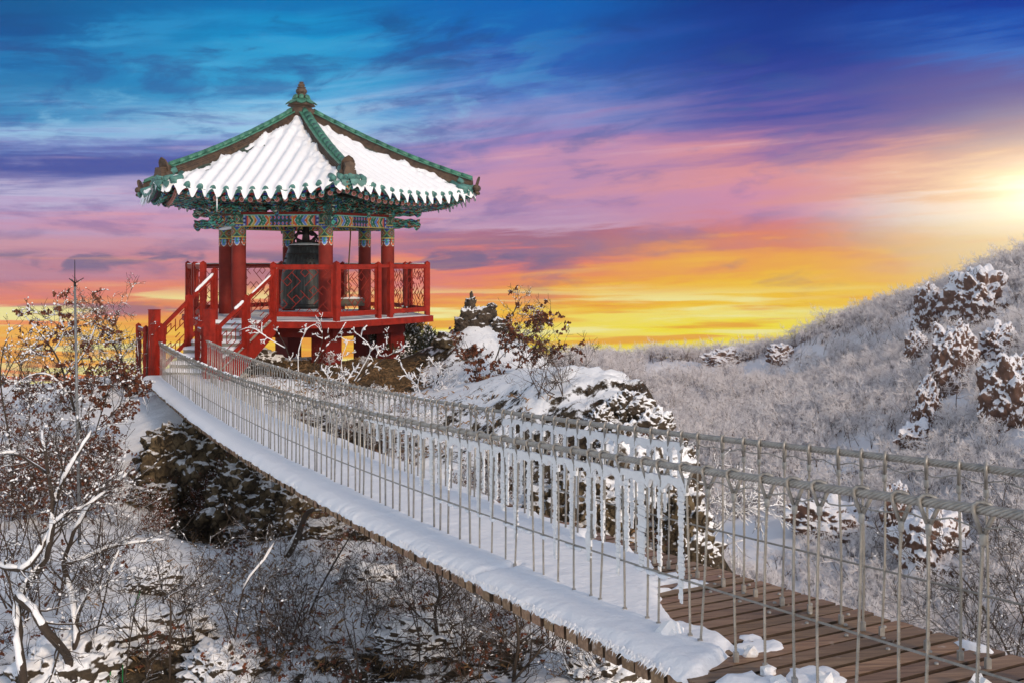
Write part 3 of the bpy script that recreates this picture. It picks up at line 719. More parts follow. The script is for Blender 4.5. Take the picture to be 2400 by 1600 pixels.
# deck: one plank after another across the walk
mb = MB()
q = Q0; step = 0.124
k = 0
while q < Q1 - 0.02:
    w = 0.112 * rnd.uniform(0.98, 1.0)
    a, b = deckp(q, -0.02 - rnd.uniform(0, 0.02) - (0.05 if q < 4.55 else 0)), deckp(q, WID + rnd.uniform(0, 0.03))
    tint = rnd.uniform(0.75, 1.2)
    dv = Vector((D.x, D.y, (zdeck(q + .1) - zdeck(q)) / 0.1 * D.y)).normalized()
    m_ = (a + b) / 2 + Vector((0, 0, -0.047 + rnd.uniform(-.003, .003)))
    R = Matrix((NB, dv, NB.cross(dv))).transposed()
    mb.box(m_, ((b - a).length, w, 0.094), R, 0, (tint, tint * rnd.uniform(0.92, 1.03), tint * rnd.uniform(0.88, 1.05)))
    for fi in (-4, -3): mb.c[fi] = tuple(x * 0.22 for x in mb.c[fi])     # long sides coloured dark: painted shade for the plank gaps
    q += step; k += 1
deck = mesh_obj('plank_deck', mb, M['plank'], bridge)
for t in (0.22, 1.2):
    mb = MB()
    mb.tube([deckp(q, t, -0.135) for q in np.linspace(Q0, Q1, 60)], 0.035, 6)
    mesh_obj('deck_cable', mb, M['steel'], bridge)

# wire rope made of twisted strands near by, a plain rod with the same radius far away
def rope(mb, fn, q0, q1, R, pitch, step, ns=6, sides=5):
    n = max(2, int((q1 - q0) / step))
    cen = [fn(q0 + (q1 - q0) * i / n) for i in range(n + 1)]
    L = 0
    rs = R * 0.40; rh = R - rs
    strands = [[] for _ in range(ns)]
    for i, c in enumerate(cen):
        d = (cen[min(i + 1, n)] - cen[max(i - 1, 0)]).normalized()
        x = d.cross(Vector((0, 0, 1)))
        if x.length < 0.2: x = d.cross(Vector((0, 1, 0)))
        x.normalize(); y = x.cross(d)
        if i: L += (c - cen[i - 1]).length
        for s in range(ns):
            a = 2 * math.pi * (L / pitch + s / ns)
            strands[s].append(c + (x * math.cos(a) + y * math.sin(a)) * rh)
    for st in strands: mb.tube(st, rs, sides)
    mb.tube(cen[::4] + [cen[-1]], R * 0.55, 4)

def ncab(q, dz=0.0, sag=0.0):
    p = Vector((xn(q), q, zn(q) + dz)); return p
def fcab(q, dz=0.0): return Vector((xf(q), q, zf(q) + dz))
RC = 0.0200
for fn, y1 in ((ncab, 24.05), (fcab, 23.25)):
    mb = MB()
    rope(mb, fn, 0.8, 9.0, RC, 0.165, 0.0125)
    rope(mb, fn, 9.0, y1, RC * 1.02, 0.165, 0.03, 6, 3)
    mesh_obj('handrail_cable', mb, M['steel'], bridge)
    mb = MB()
    rope(mb, lambda q: fn(q, -0.575), 0.8, 7.5, 0.0068, 0.06, 0.012, 5, 3)
    mb.tube([fn(q, -0.575) for q in np.linspace(7.5, y1, 60)], 0.0068, 5)
    mesh_obj('middle_cable', mb, M['steel'], bridge)
    mb = MB(); pts = []
    q = 0.9
    while q < 16:
        pts.append(fn(q, -0.058 + 0.010 * math.sin(q * 31) + rnd.uniform(-.006, .006))); q += 0.05
    mb.tube(pts, 0.0032, 4)
    mesh_obj('lacing_wire', mb, M['steel'], bridge)

# hangers
hang = []
for i in range(-5, 119):
    q = 3.591 * (1 + 0.0485 * i)
    if q < 23.9: hang.append(('n', i, q + rnd.uniform(-.035, .035)))
for i in range(-6, 108):
    q = 4.56 * (1 + 0.0382 * i)
    if q < 23.1: hang.append(('f', i, q + rnd.uniform(-.035, .035)))
hang.sort(key=lambda h: h[2])
def hanger(mb, fb, side, q, detail, ab=None):
    fn = ncab if side == 'n' else fcab
    top = fn(q)
    rail_t = 0.305 if side == 'n' else 1.18
    qs = q - (0.135 if side == 'n' else 0.52)
    lean = rnd.uniform(-.035, .06)
    bot = deckp(qs + lean, rail_t + rnd.uniform(-.012, .012), 0.0)
    e = Vector((0.93, -0.36, 0)) if side == 'n' else Vector((0.42, 0.90, 0)).normalized()
    e = Vector((e.x, e.y, -0.12)).normalized()
    fz = rnd.uniform(0.098, 0.112)
    fer = top + (bot - top).normalized() * fz
    r = 0.0074
    k = 7 if detail else 4
    arc = [top + e * (RC + .008) * math.cos(a) * 1.28 + Vector((0, 0, (RC + .008) * math.sin(a))) for a in np.linspace(-0.25, math.pi + 0.25, k)]
    path = [fer + e * 0.006 + Vector((0, 0, 0.02))] + arc + [fer - e * 0.006 + Vector((0, 0, 0.02))]
    mb.tube(path, r * 1.15, 6 if detail else 4)
    sway = NB.cross(Vector((0, 0, 1))) * 0
    mid = (fer + bot) / 2 + D * rnd.uniform(-.012, .012)
    pts = [fer + (bot - fer) * t + (mid - (fer + bot) / 2) * math.sin(math.pi * t) for t in np.linspace(0, 1, 9)]
    if detail:
        ln = [0]
        def cf(s, pts=pts):
            s = min(max(s, 0), 1) * 8; i = min(int(s), 7); return pts[i].lerp(pts[i + 1], s - i)
        rope(mb, cf, 0, 1, r, 0.045, 0.0085, 4, 3)
    else: mb.tube(pts[::4], r * 1.1, 4)
    d = (bot - fer).normalized()
    fb.tube([fer - d * 0.022, fer - d * 0.017, fer + d * 0.017, fer + d * 0.022], [0.0085, 0.0125, 0.0125, 0.009], 8 if detail else 5)
    if qs < 7.2 and ab is not None: ab.bar(bot + Vector((0, 0, -.004)), bot + Vector((0, 0, 0.045)), 0.024, 0.024, (1, 0, 0))
rest = MB(); restf = MB()
for j, (side, i, q) in enumerate(hang):
    mb, fb = MB(), MB()
    if j < 100:
        ab = MB(); hanger(mb, fb, side, q, q < 7.5, ab)
        h = mesh_obj('hanger', mb, M['steel'], bridge)
        f = mesh_obj('ferrule', fb, M['ferrule'], h)
        if ab.v: mesh_obj('deck_anchor', ab, M['ferrule'], h)
    else: hanger(rest, restf, side, q, False)
h = mesh_obj('far_hangers', rest, M['steel'], bridge); h['kind'] = 'stuff'
f = mesh_obj('ferrules', restf, M['ferrule'], h)

# bolt heads along the plank ends
bolt0 = None
q = 3.2; k = 0
while q < 6.6:
    for t in ((1.02, 1.30) if k % 2 == 0 else (1.16,)):
        if k % 2 == 0 or t == 1.16:
            mb = MB(); c = deckp(q + 0.0, t + rnd.uniform(-.02, .02), 0)
            mb.lathe([(0.011, -0.002), (0.011, 0.008), (0.007, 0.012)], c, 8)
            mesh_obj('bolt_head', mb, M['ferrule'], bridge)
    q += step; k += 1

# snow lying on the deck
SN_Q = [0.0, 2.9, 3.4, 3.9, 4.25, 4.5, 4.55, 4.62, 4.75, 5.0, 5.35, 5.6, 5.8, 6.0, 6.25, 6.5, 6.8, 7.2, 7.8, 8.6, 9.6, 11, 30]
SN_T = [0.0, 0.05, 0.22, 0.44, 0.40, 0.26, 0.02, 0.10, 0.34, 0.44, 0.50, 0.60, 0.76, 0.92, 1.06, 1.12, 1.18, 1.24, 1.28, 1.32, 1.40, 1.50, 1.55]
qs = np.concatenate([np.arange(2.6, 9.5, 0.028), np.arange(9.5, 14, 0.06), np.arange(14, 23.95, 0.12)])
ts = np.concatenate([[-0.055, -0.05, -0.04, -0.02], np.arange(0.0, WID + 0.05, 0.028)])
Qg, Tg = np.meshgrid(qs, ts, indexing='ij')
edge = np.interp(Qg, SN_Q, SN_T) + fbm(Qg * 3.2, Tg * 2.6, 5, 40) * 0.42 * np.clip((10 - Qg) / 2, 0.15, 1)
th = np.clip((edge - Tg) / 0.10, -1, 1)
# the crack in the snow, thin patches on the bare planks and the drift by the nearest post
for (q0, t0, rq, rt, hh) in [(5.98, 0.82, 0.035, 0.20, 0.5), (5.86, 0.98, 0.045, 0.24, 0.6), (6.12, 1.0, 0.03, 0.12, 0.35), (4.25, 1.38, 0.10, 0.04, 0.4), (3.75, 1.39, 0.12, 0.05, 0.4), (4.78, 0.52, 0.08, 0.16, 0.22), (4.92, 0.62, 0.05, 0.06, 0.2), (4.35, 0.48, 0.12, 0.12, 0.22)]:
    rr = ((Qg - q0) / rq) ** 2 + ((Tg - t0) / rt) ** 2
    th = np.maximum(th, np.clip((1.0 - rr + fbm(Qg * 8, Tg * 8, 4, 44) * 2.6) * 0.9, -1, hh))
crack = np.abs(Qg - 6.75 + 0.03 * np.sin(Tg * 9) - 0.1 * Tg)
th = np.where((crack < 0.055) & (Tg < 0.35), th * np.clip(crack / 0.055, 0.25, 1), th)
th = np.where((Qg > 4.50) & (Qg < 4.60), np.minimum(th, -0.4), th)
far = np.clip((Qg - 5) / 5, 0, 1)
th = np.where(Qg < 4.56, np.minimum(th, 0.40 + fbm(Qg * 14, Tg * 14, 3, 47) * 0.9), th)
H = np.where(th > 0, np.sin(np.clip(th, 0, 1) * math.pi / 2) * (0.040 + 0.030 * far), th * 0.05)
H = H + np.where(th > 0.2, fbm(Qg * 1.6, Tg * 1.6, 4, 50) * 0.035 + fbm(Qg * 9, Tg * 9, 3, 52) * 0.018 + ridge(Qg * 22, Tg * 18, 3, 53) * 0.016 * np.clip((8 - Qg) / 3, .2, 1), 0)
lip = np.clip((Tg + 0.055) / 0.10, 0, 1)
jag = fbm(Qg * 26, Qg * 0 + 3, 3, 60) * 0.05
H = np.where((Tg < 0.045) & (H > 0), H * np.sqrt(lip) - (1 - lip) * (0.012 + 0.03 * np.abs(jag) * 8 * 0.25) + jag * (1 - lip), H)
tsh = Tg + np.where(Tg < 0.02, fbm(Qg * 8, Qg * 0 + 1, 3, 61) * 0.04 - np.clip(Qg - 6, 0, 3) * 0.004, 0)
vs = []
for i, q in enumerate(qs):
    b0 = deckp(q, 0)
    for j in range(len(ts)):
        vs.append((b0.x + NB.x * tsh[i, j], b0.y + NB.y * tsh[i, j], b0.z + H[i, j] + 0.001))
m = len(ts)
mb = MB(); mb.v = vs
for i in range(len(qs) - 1):
    for j in range(m - 1):
        if max(H[i, j], H[i + 1, j], H[i, j + 1], H[i + 1, j + 1]) > -0.03:
            mb.f.append((i * m + j, i * m + j + 1, (i + 1) * m + j + 1, (i + 1) * m + j)); mb.mi.append(0); mb.sm.append(True); mb.c.append(None)
mesh_obj('deck_snow', mb, M['snow'], bridge)

# fuzzy rime along the left lip of the snow
mb = MB()
q = 4.7
while q < 15:
    n = 3 if q < 9 else 2
    for _ in range(n):
        qq = q + rnd.uniform(0, .03)
        a = deckp(qq, -0.05 + rnd.uniform(-.012, .02), rnd.uniform(-0.004, 0.022))
        L = rnd.uniform(0.012, 0.042)
        dirv = (NB * -rnd.uniform(0.2, 0.8) + D * rnd.uniform(-.5, .5) + Vector((0, 0, -rnd.uniform(0.4, 1.2)))).normalized()
        w = rnd.uniform(.004, .009)
        mb.add([a + D * w, a - D * w, a + Vector((0, 0, w)) , a + dirv * L], [(0, 1, 3), (1, 2, 3), (2, 0, 3)])
    q += 0.014 if q < 8 else 0.03
mesh_obj('rime_fringe', mb, M['frost'], bridge)

# rime combs hanging from the lacing wire beside the hangers
def comb(mb, fn, q, w, z0, z1, seed):
    r_ = random.Random(seed)
    base = fn(q)
    wl, wr = -w * 0.45, w * 0.55
    z = z0; u = 0.0
    while z > z1:
        h = r_.uniform(0.008, 0.020)
        f = (z - z1) / (z0 - z1)
        tp = min(1.0, 0.45 + f * 3) * (0.86 + 0.14 * math.sin(z * 17 + seed))
        l = wl * tp * r_.uniform(0.60, 1.05); r2 = wr * tp * r_.uniform(0.55, 1.15)
        if r_.random() < 0.12: r2 *= 1.25
        tk = r_.uniform(0.006, 0.013)
        off = NB * r_.uniform(-.003, .003) + Vector((0, 0, z))
        sl = r_.uniform(-.006, .002)
        vsl = []
        for zz in (0.0, -h * 0.97):
            for s, o in ((l, tk), (r2, tk * .5), (r2, -tk * .5), (l, -tk)): vsl.append(base - D * s + NB * o + off + Vector((0, 0, zz + (sl if s == r2 else 0))))
        mb.add(vsl, [(0, 1, 2, 3), (7, 6, 5, 4), (0, 4, 5, 1), (1, 5, 6, 2), (2, 6, 7, 3), (3, 7, 4, 0)], 0, False)
        z -= h
def drape(mb, fn, q0, q1, d0, d1, r_):
    n = 6; vsl = []
    for i in range(n + 1):
        u = i / n; q = q0 + (q1 - q0) * u
        top = -0.055 + r_.uniform(-.006, .006)
        dep = d0 + (d1 - d0) * u
        lowz = top - dep * (0.6 + 0.4 * abs(2 * u - 1) ** 1.6) * r_.uniform(.45, 1.2)
        for zz, o in ((top, .009), (lowz, .012), (lowz, -.012), (top, -.009)):
            b = fn(q); vsl.append(b + NB * o + Vector((0, 0, zz)))
    fs = []
    for i in range(n):
        for k2 in range(4): fs.append((i * 4 + k2, (i + 1) * 4 + k2, (i + 1) * 4 + (k2 + 1) % 4, i * 4 + (k2 + 1) % 4))
    fs += [(0, 1, 2, 3), (n * 4 + 3, n * 4 + 2, n * 4 + 1, n * 4)]
    mb.add(vsl, fs, 0, False)
nh = sorted([q for s, i, q in hang if s == 'n' and 8.6 <= i <= 36]); fh = sorted([q for s, i, q in hang if s == 'f' and 12 <= i <= 26])
for lst, fn, deep in ((nh, ncab, 0.62), (fh, fcab, 0.60)):
    for a, b in zip(lst[:-1], lst[1:]):
        mb = MB(); sd_ = rnd.randrange(10 ** 6); r_ = random.Random(sd_)
        fade = min(1, (10.5 - a) / 3) if fn is ncab else min(1, (a - 6.2) / 1.0 + 0.5)
        fade = max(0.25, fade)
        drape(mb, fn, a - 0.01, b + 0.01, 0.085 * fade, 0.085 * fade, r_)
        w = (b - a) * r_.uniform(0.20, 0.36)
        comb(mb, fn, a + (b - a) * 0.30 - 0.02, w, -0.06, -(0.08 + deep * fade * r_.uniform(0.6, 1.05)), sd_)
        if r_.random() < 0.35 and fade > .5:
            comb(mb, fn, a + (b - a) * 0.78, w * 0.5, -0.06, -(0.1 + deep * fade * r_.uniform(0.3, 0.8)), sd_ + 1)
        mesh_obj('rime_curtain', mb, M['ice'], bridge)
# snow caught on the middle cable and on the far top of the handrail
mb = MB()
for q0 in np.arange(5.2, 8.4, 0.1):
    if rnd.random() < 0.55:
        mb.tube([ncab(q0 + s * 0.03, -0.585 - 0.012 * (1 - abs(s - 1.5) / 1.5)) for s in range(4)], [0.006, 0.016, 0.015, 0.005], 5)
for q0 in np.arange(15.5, 23.6, 0.12):
    if rnd.random() < 0.6:
        L = rnd.uniform(.06, .14)
        mb.tube([ncab(q0 + s * L / 3, 0.016 + rnd.uniform(0, .01)) for s in range(4)], [0.012, 0.024, 0.022, 0.01], 5)
for q0 in np.arange(9.0, 23.0, 0.16):
    if rnd.random() < 0.4:
        L = rnd.uniform(.05, .16)
        fn = ncab if rnd.random() < .6 else fcab
        mb.tube([fn(q0 + s * L / 3, 0.014) for s in range(4)], [0.006, 0.014, 0.013, 0.006], 5)
mesh_obj('cable_snow', mb, M['snow'], bridge)
# broken ice chunks lying on the planks
for px, py, Y, S in [(1757, 1495, 4.9, 0.035), (1935, 1572, 4.45, 0.045), (1800, 1540, 4.6, 0.04), (1570, 1480, 5.2, 0.07), (1830, 1585, 4.4, 0.05), (2300, 1545, 4.3, 0.05), (2370, 1590, 4.1, 0.04)]:
    p = P(px, py, Y); qd = Y - 0.3
    c = Vector((p.x, p.y, 0)); q = Y - 0.442 * max(0.05, (c - Vector((xn(Y) - 0.34, Y, 0))).dot(NB))
    c.z = zdeck(q) + S * 0.35
    bm = bmesh.new(); bmesh.ops.create_icosphere(bm, subdivisions=2, radius=S)
    r_ = random.Random(int(px))
    for v_ in bm.verts: v_.co *= r_.uniform(0.55, 1.25)
    vsl = [tuple(Vector(v_.co) + c) for v_ in bm.verts]; fsl = [tuple(x.index for x in f_.verts) for f_ in bm.faces]; bm.free()
    mb = MB(); mb.add(vsl, fsl)
    tag(mesh_obj('ice_chunk', mb, M['ice'], None, c), 'small jagged chunk of clear ice lying on the planks', 'ice chunk', 'broken ice on the planks')

# ------------------------------------------------------------------ hexagonal bell pavilion
CX, CY, PHI = -5.93, 29.0, 5.97
FLOOR = -1.53
C0 = Vector((CX, CY, 0))
def ang(k): return math.radians(60 * k - PHI)            # corner directions
def rad(k, r, z=0.0):
    a = ang(k); return Vector((CX + r * math.cos(a), CY + r * math.sin(a), z))
pav = thing('bell_pavilion', (CX, CY, FLOOR - 1.1), 'hexagonal bell pavilion with snow-covered tiled roof, red columns and painted eaves', 'pavilion')
Z = Vector((0, 0, 1))

# platform
mb = MB()
RP = 3.72
def ring(r, z): return [rad(k, r, z) for k in range(6)]
top, botm = ring(RP, FLOOR - 0.03), ring(RP, FLOOR - 0.20)
vs = top + botm
mb.add(vs, [tuple(range(6)), tuple(range(11, 5, -1))] + [(k, k + 6, (k + 1) % 6 + 6, (k + 1) % 6) for k in range(6)])
mesh_obj('platform', mb, M['red'], pav)
mb = MB()
def snow_floor(u, v):
    r = v * (RP - 0.06); a = u * 2 * math.pi
    s = (a / (math.pi / 3)) % 1
    a2 = a - math.radians(PHI); ap = math.cos(math.pi / 6) / math.cos((s - 0.5) * math.pi / 3)
    x, y = CX + r * ap * math.cos(a2), CY + r * ap * math.sin(a2)
    h = (0.022 if v < 0.985 else -0.002) + float(fbm(x * 2, y * 2, 3, 71)) * 0.02
    return (x, y, FLOOR - 0.03 + max(h, 0.004) if v < .99 else FLOOR - 0.032)
mb.grid(snow_floor, 96, 30, closed=True)
mesh_obj('floor_snow', mb, M['snow'], pav)
mb = MB()
for k in range(6):
    mb.bar(rad(k, 2.75, FLOOR - 0.345), rad(k + 1, 2.75, FLOOR - 0.345), 0.32, 0.28)
for k in range(3):
    mb.bar(rad(k, 2.7, FLOOR - 0.352), rad(k + 3, 2.7, FLOOR - 0.352), 0.3, 0.26)
mesh_obj('floor_beams', mb, M['pier'], pav)
for k in range(6):
    mb = MB()
    c = rad(k, 2.48)
    zb = gz(c.x, c.y) - 0.3
    mb.bar((c.x, c.y, zb), (c.x, c.y, FLOOR - 0.205), 0.56, 0.56, (math.cos(math.radians(-36)), math.sin(math.radians(-36)), 0))
    mesh_obj('pier', mb, M['pier'], pav)

# columns with painted bands
RCOL, rc = 2.395, 0.191
BAND0, BAND1, BEAM0, BEAM1 = 0.40, 0.965, 0.905, 1.225
L_ = lin
TEAL, DTEAL, GRN, WHT, ORG_, RED_, BLU, LBLU, YEL, BLK, CYAN, PINK = L_((40, 140, 125)), L_((14, 70, 62)), L_((30, 110, 70)), L_((225, 228, 215)), L_((225, 95, 35)), L_((165, 40, 28)), L_((40, 60, 165)), L_((90, 140, 225)), L_((205, 185, 90)), L_((14, 18, 18)), L_((130, 215, 205)), L_((225, 150, 140))
def band_col(u, v):
    v *= 0.84 / 0.565
    if v > 1.0:
        if v < 1.06: return YEL
        d = abs(((u * 6) % 1) - .5) * 2 + abs(v - 1.25) / .25
        return RED_ if d < .35 else (TEAL if d < .7 else (PINK if d < .82 else (GRN if d < 1.2 else DTEAL)))
    p = (u * 4) % 1; p6 = (u * 8) % 1
    if v > 0.91:
        d = math.hypot((((u * 14) % 1) - .5) * 1.0, (v - 0.955) / 0.05 * .5)
        return LBLU if d < 0.33 else L_((25, 40, 120))
    if v > 0.885: return YEL
    if v > 0.44:
        w = abs(p - 0.5) * 2; d = w + abs(v - 0.67) / 0.23 * 0.9
        if d < 0.22: return RED_
        if d < 0.40: return TEAL
        if d < 0.50: return PINK
        if d < 0.66: return DTEAL
        if d < 0.78: return ORG_
        if d < 1.0: return GRN
        if d < 1.1: return YEL
        if d < 1.3: return TEAL
        return BLU if v > .67 else DTEAL
    if v > 0.40: return YEL
    # hanging loops
    lp = (u * 6) % 1; odd = int(u * 6) % 2
    if 0.26 < v < 0.31 and (p6 < .6): return CYAN
    dd = math.hypot((lp - .5) * 0.5, (v - 0.22) * 0.9 if v < 0.22 else 0)
    if dd < 0.075: return TEAL if abs(lp - .5) < .1 else DTEAL
    if dd < 0.155: return ORG_ if odd else LBLU
    if dd < 0.19: return WHT if v < .2 else RED_
    if v < 0.1: return L_((140, 48, 40))
    return L_((120, 40, 34)) if v < .3 else DTEAL
for k in range(6):
    c = rad(k, RCOL)
    mb = MB()
    mb.lathe([(rc * 1.02, FLOOR - 0.04), (rc, FLOOR + 0.4), (rc * 0.99, BAND0), (rc * 0.985, BAND1 - 0.002), (rc * 0.985, BEAM1)], c, 28)
    col = mesh_obj('column', mb, M['column'], pav)
    mb = MB()
    mb.grid(lambda u, v, c=c: c + Vector((rc * 1.006 * math.cos(u * 2 * math.pi), rc * 1.006 * math.sin(u * 2 * math.pi), BAND0 + 0.84 * v)), 96, 50, closed=True, colfn=band_col)
    mesh_obj('painted_band', mb, M['paint'], col)

# tie beams
def beam_col(u, v):
    s = min(u, 1 - u)
    if v < 0.07 or v > 0.93: return YEL if v < .5 else CYAN
    if s < 0.045: return L_((150, 165, 70)) if (int(u * 200) + int(v * 6)) % 2 else GRN
    if s < 0.105:
        d = math.hypot((s - 0.075) / 0.03, ((v * 3) % 1 - .5) * 2)
        return L_((170, 190, 235)) if d < 0.62 else L_((28, 45, 140))
    if s < 0.125: return ORG_
    if s < 0.36:
        t = (s * 26 + abs(v - .5) * 2.4) % 4
        pal = [TEAL, ORG_, LBLU, GRN] if s > 0.2 else [GRN, YEL, TEAL, PINK]
        if t % 1 < 0.16: return WHT
        return pal[int(t) % 4]
    if s < 0.38: return YEL
    d = math.hypot(((u * 22) % 1 - .5), ((v * 2) % 1 - .5))
    return ORG_ if d < 0.15 else (LBLU if d < .28 else (L_((60, 14, 14)) if d < 0.42 else DTEAL))
for k in range(6):
    a, b = rad(k, RCOL), rad(k + 1, RCOL)
    d = (b - a).normalized(); w = d.cross(Z)
    mb = MB()
    hw = 0.10
    def bf(u, v, a=a, b=b, w=w): return a.lerp(b, u) + w * hw + Z * (BEAM0 + (BEAM1 - BEAM0) * v)
    def bb(u, v, a=a, b=b, w=w): return a.lerp(b, 1 - u) - w * hw + Z * (BEAM0 + (BEAM1 - BEAM0) * v)
    mb.grid(bf, 130, 12, smooth=False, colfn=beam_col); mb.grid(bb, 130, 12, smooth=False, colfn=beam_col)
    for zz, cc in ((BEAM0, DTEAL), (BEAM1, RED_)):
        mb.add([a + w * hw + Z * zz, b + w * hw + Z * zz, b - w * hw + Z * zz, a - w * hw + Z * zz], [(0, 1, 2, 3)], 0, False, cc)
    mesh_obj('tie_beam', mb, M['paint'], pav)
    mb = MB()
    mb.bar(a + Z * (BEAM1 + 0.035), b + Z * (BEAM1 + 0.035), 0.30, 0.068)
    mesh_obj('plate', mb, M['column'], pav)
    mb = MB()
    mb.bar(a + Z * 1.62, b + Z * 1.62, 0.16, 0.16)
    mesh_obj('purlin', mb, M['mosaic'], pav)

# bracket clusters: carved arms with curled ends
def arm_poly(L, h, back, hook):
    p = [(-back, 0.0), (L * 0.35, 0.0)]
    for t in np.linspace(0, 1, 7): p.append((L * (0.35 + 0.45 * t), 0.02 * math.sin(t * 7) + h * 0.12 * t))
    p += [(L * 0.88, -hook * 0.3), (L * 0.97, h * 0.08), (L * 1.0, h * 0.4), (L * 0.95, h * 0.62), (L * 0.98, h * 0.9), (L * 0.86, h * 0.78), (L * 0.72, h * 0.95), (L * 0.55, h * 0.84), (L * 0.3, h), (-back, h)]
    return p
for k in range(6):
    a = ang(k); u = Vector((math.cos(a), math.sin(a), 0)); w = Vector((-u.y, u.x, 0))
    c = rad(k, RCOL)
    mb = MB()
    mb.lathe([(rc * 0.95, BEAM1 + 0.02), (rc * 1.0, BEAM1 + 0.05), (rc * 1.35, BEAM1 + 0.17), (rc * 1.35, BEAM1 + 0.23)], c, 12, smooth=False)
    cap_ = mesh_obj('capital', mb, M['mosaic'], pav)
    mb = MB()
    mb.prism(arm_poly(0.95, 0.30, 0.3, 0.2), c + Z * (BEAM0 + 0.0), u, w, 0.15)
    mb.prism(arm_poly(0.98, 0.25, 0.3, 0.1), c + Z * (BEAM1 + 0.02), u, w, 0.13)
    mb.prism(arm_poly(1.02, 0.22, 0.5, 0.1), c + Z * (BEAM1 + 0.30), u, w, 0.12)
    for s in (-1, 1):
        t = (rad(k + s, RCOL) - c).normalized()
        for j, (L, h, z0) in enumerate(((0.52, 0.16, BEAM1 + 0.11), (0.70, 0.15, BEAM1 + 0.28), (0.34, 0.13, BEAM0 - 0.10))):
            if j == 2:
                continue
            mb.prism(arm_poly(L, h, 0, 0.05), c + Z * z0, t, Vector((-t.y, t.x, 0)), 0.09)
        o = -Vector((-t.y, t.x, 0)) * s
        mb.prism(arm_poly(0.55, 0.19, 0.1, 0.1), c + t * 0.30 + Z * (BEAM1 + 0.10), (u * 0.86 + t * 0.5).normalized(), Vector((-u.y, u.x, 0)), 0.08)
    mesh_obj('bracket', mb, M['mosaic'], pav)
    # mid-span bracket
    m_ = (c + rad(k + 1, RCOL)) / 2; n = (m_ - C0); n.z = 0; n.normalize(); t = Vector((-n.y, n.x, 0))
    mb = MB()
    mb.prism(arm_poly(0.62, 0.2, 0.35, 0.12), m_ + Z * (BEAM1 + 0.07), n, t, 0.10)
    mb.prism(arm_poly(0.75, 0.18, 0.4, 0.1), m_ + Z * (BEAM1 + 0.29), n, t, 0.10)
    mb.prism([(-0.22, 0), (0.22, 0), (0.3, 0.12), (0.16, 0.2), (-0.16, 0.2), (-0.3, 0.12)], m_ + Z * (BEAM1 + 0.07), t, n, 0.09)
    mb.prism([(-0.36, 0), (0.36, 0), (0.44, 0.12), (-0.44, 0.12)], m_ + Z * (BEAM1 + 0.28), t, n, 0.09)
    for s in (-.58, .58):
        mb.prism([(-0.16, 0), (0.16, 0), (0.22, 0.1), (0.1, 0.16), (-0.1, 0.16), (-0.22, 0.1)], m_ + t * s * 1.1 + Z * (BEAM1 + 0.07), t, n, 0.08)
    mb.box(m_ + n * 0.42 + Z * (BEAM1 + 0.02), (0.09, 0.09, 0.12))
    mesh_obj('bracket', mb, M['mosaic'], pav)

# ---- roof
RE = 4.92
BE = RE * math.cos(math.pi / 6)
ZAP, ZMID, UP = 4.22, 1.70, 0.32
def roofz(u, v): return ZAP + (ZMID - ZAP) * v - 0.16 * 4 * v * (1 - v) * 0.35 + UP * abs(u) ** 2.6 * v ** 2.2
def roofp(k, a, b, dz=0.0):
    """a along the eave, b outwards from the centre, on the face between corners k and k+1"""
    th_ = ang(k) + math.pi / 6
    n = Vector((math.cos(th_), math.sin(th_), 0)); t = Vector((-n.y, n.x, 0))
    v = b / BE; hw = max(b * math.tan(math.pi / 6), 1e-6)
    u = max(-1, min(1, a / hw))
    cx = CX - 0.13 * (1 - min(v, 1))
    p = Vector((cx, CY, 0)) + n * b + t * a
    p.z = roofz(u, v) + dz
    return p
SP = 0.3353   # tile spacing
def corr(a): return abs(math.cos(math.pi * a / SP))
flower = [L_((190, 60, 60)), L_((230, 170, 165)), L_((60, 20, 24))]
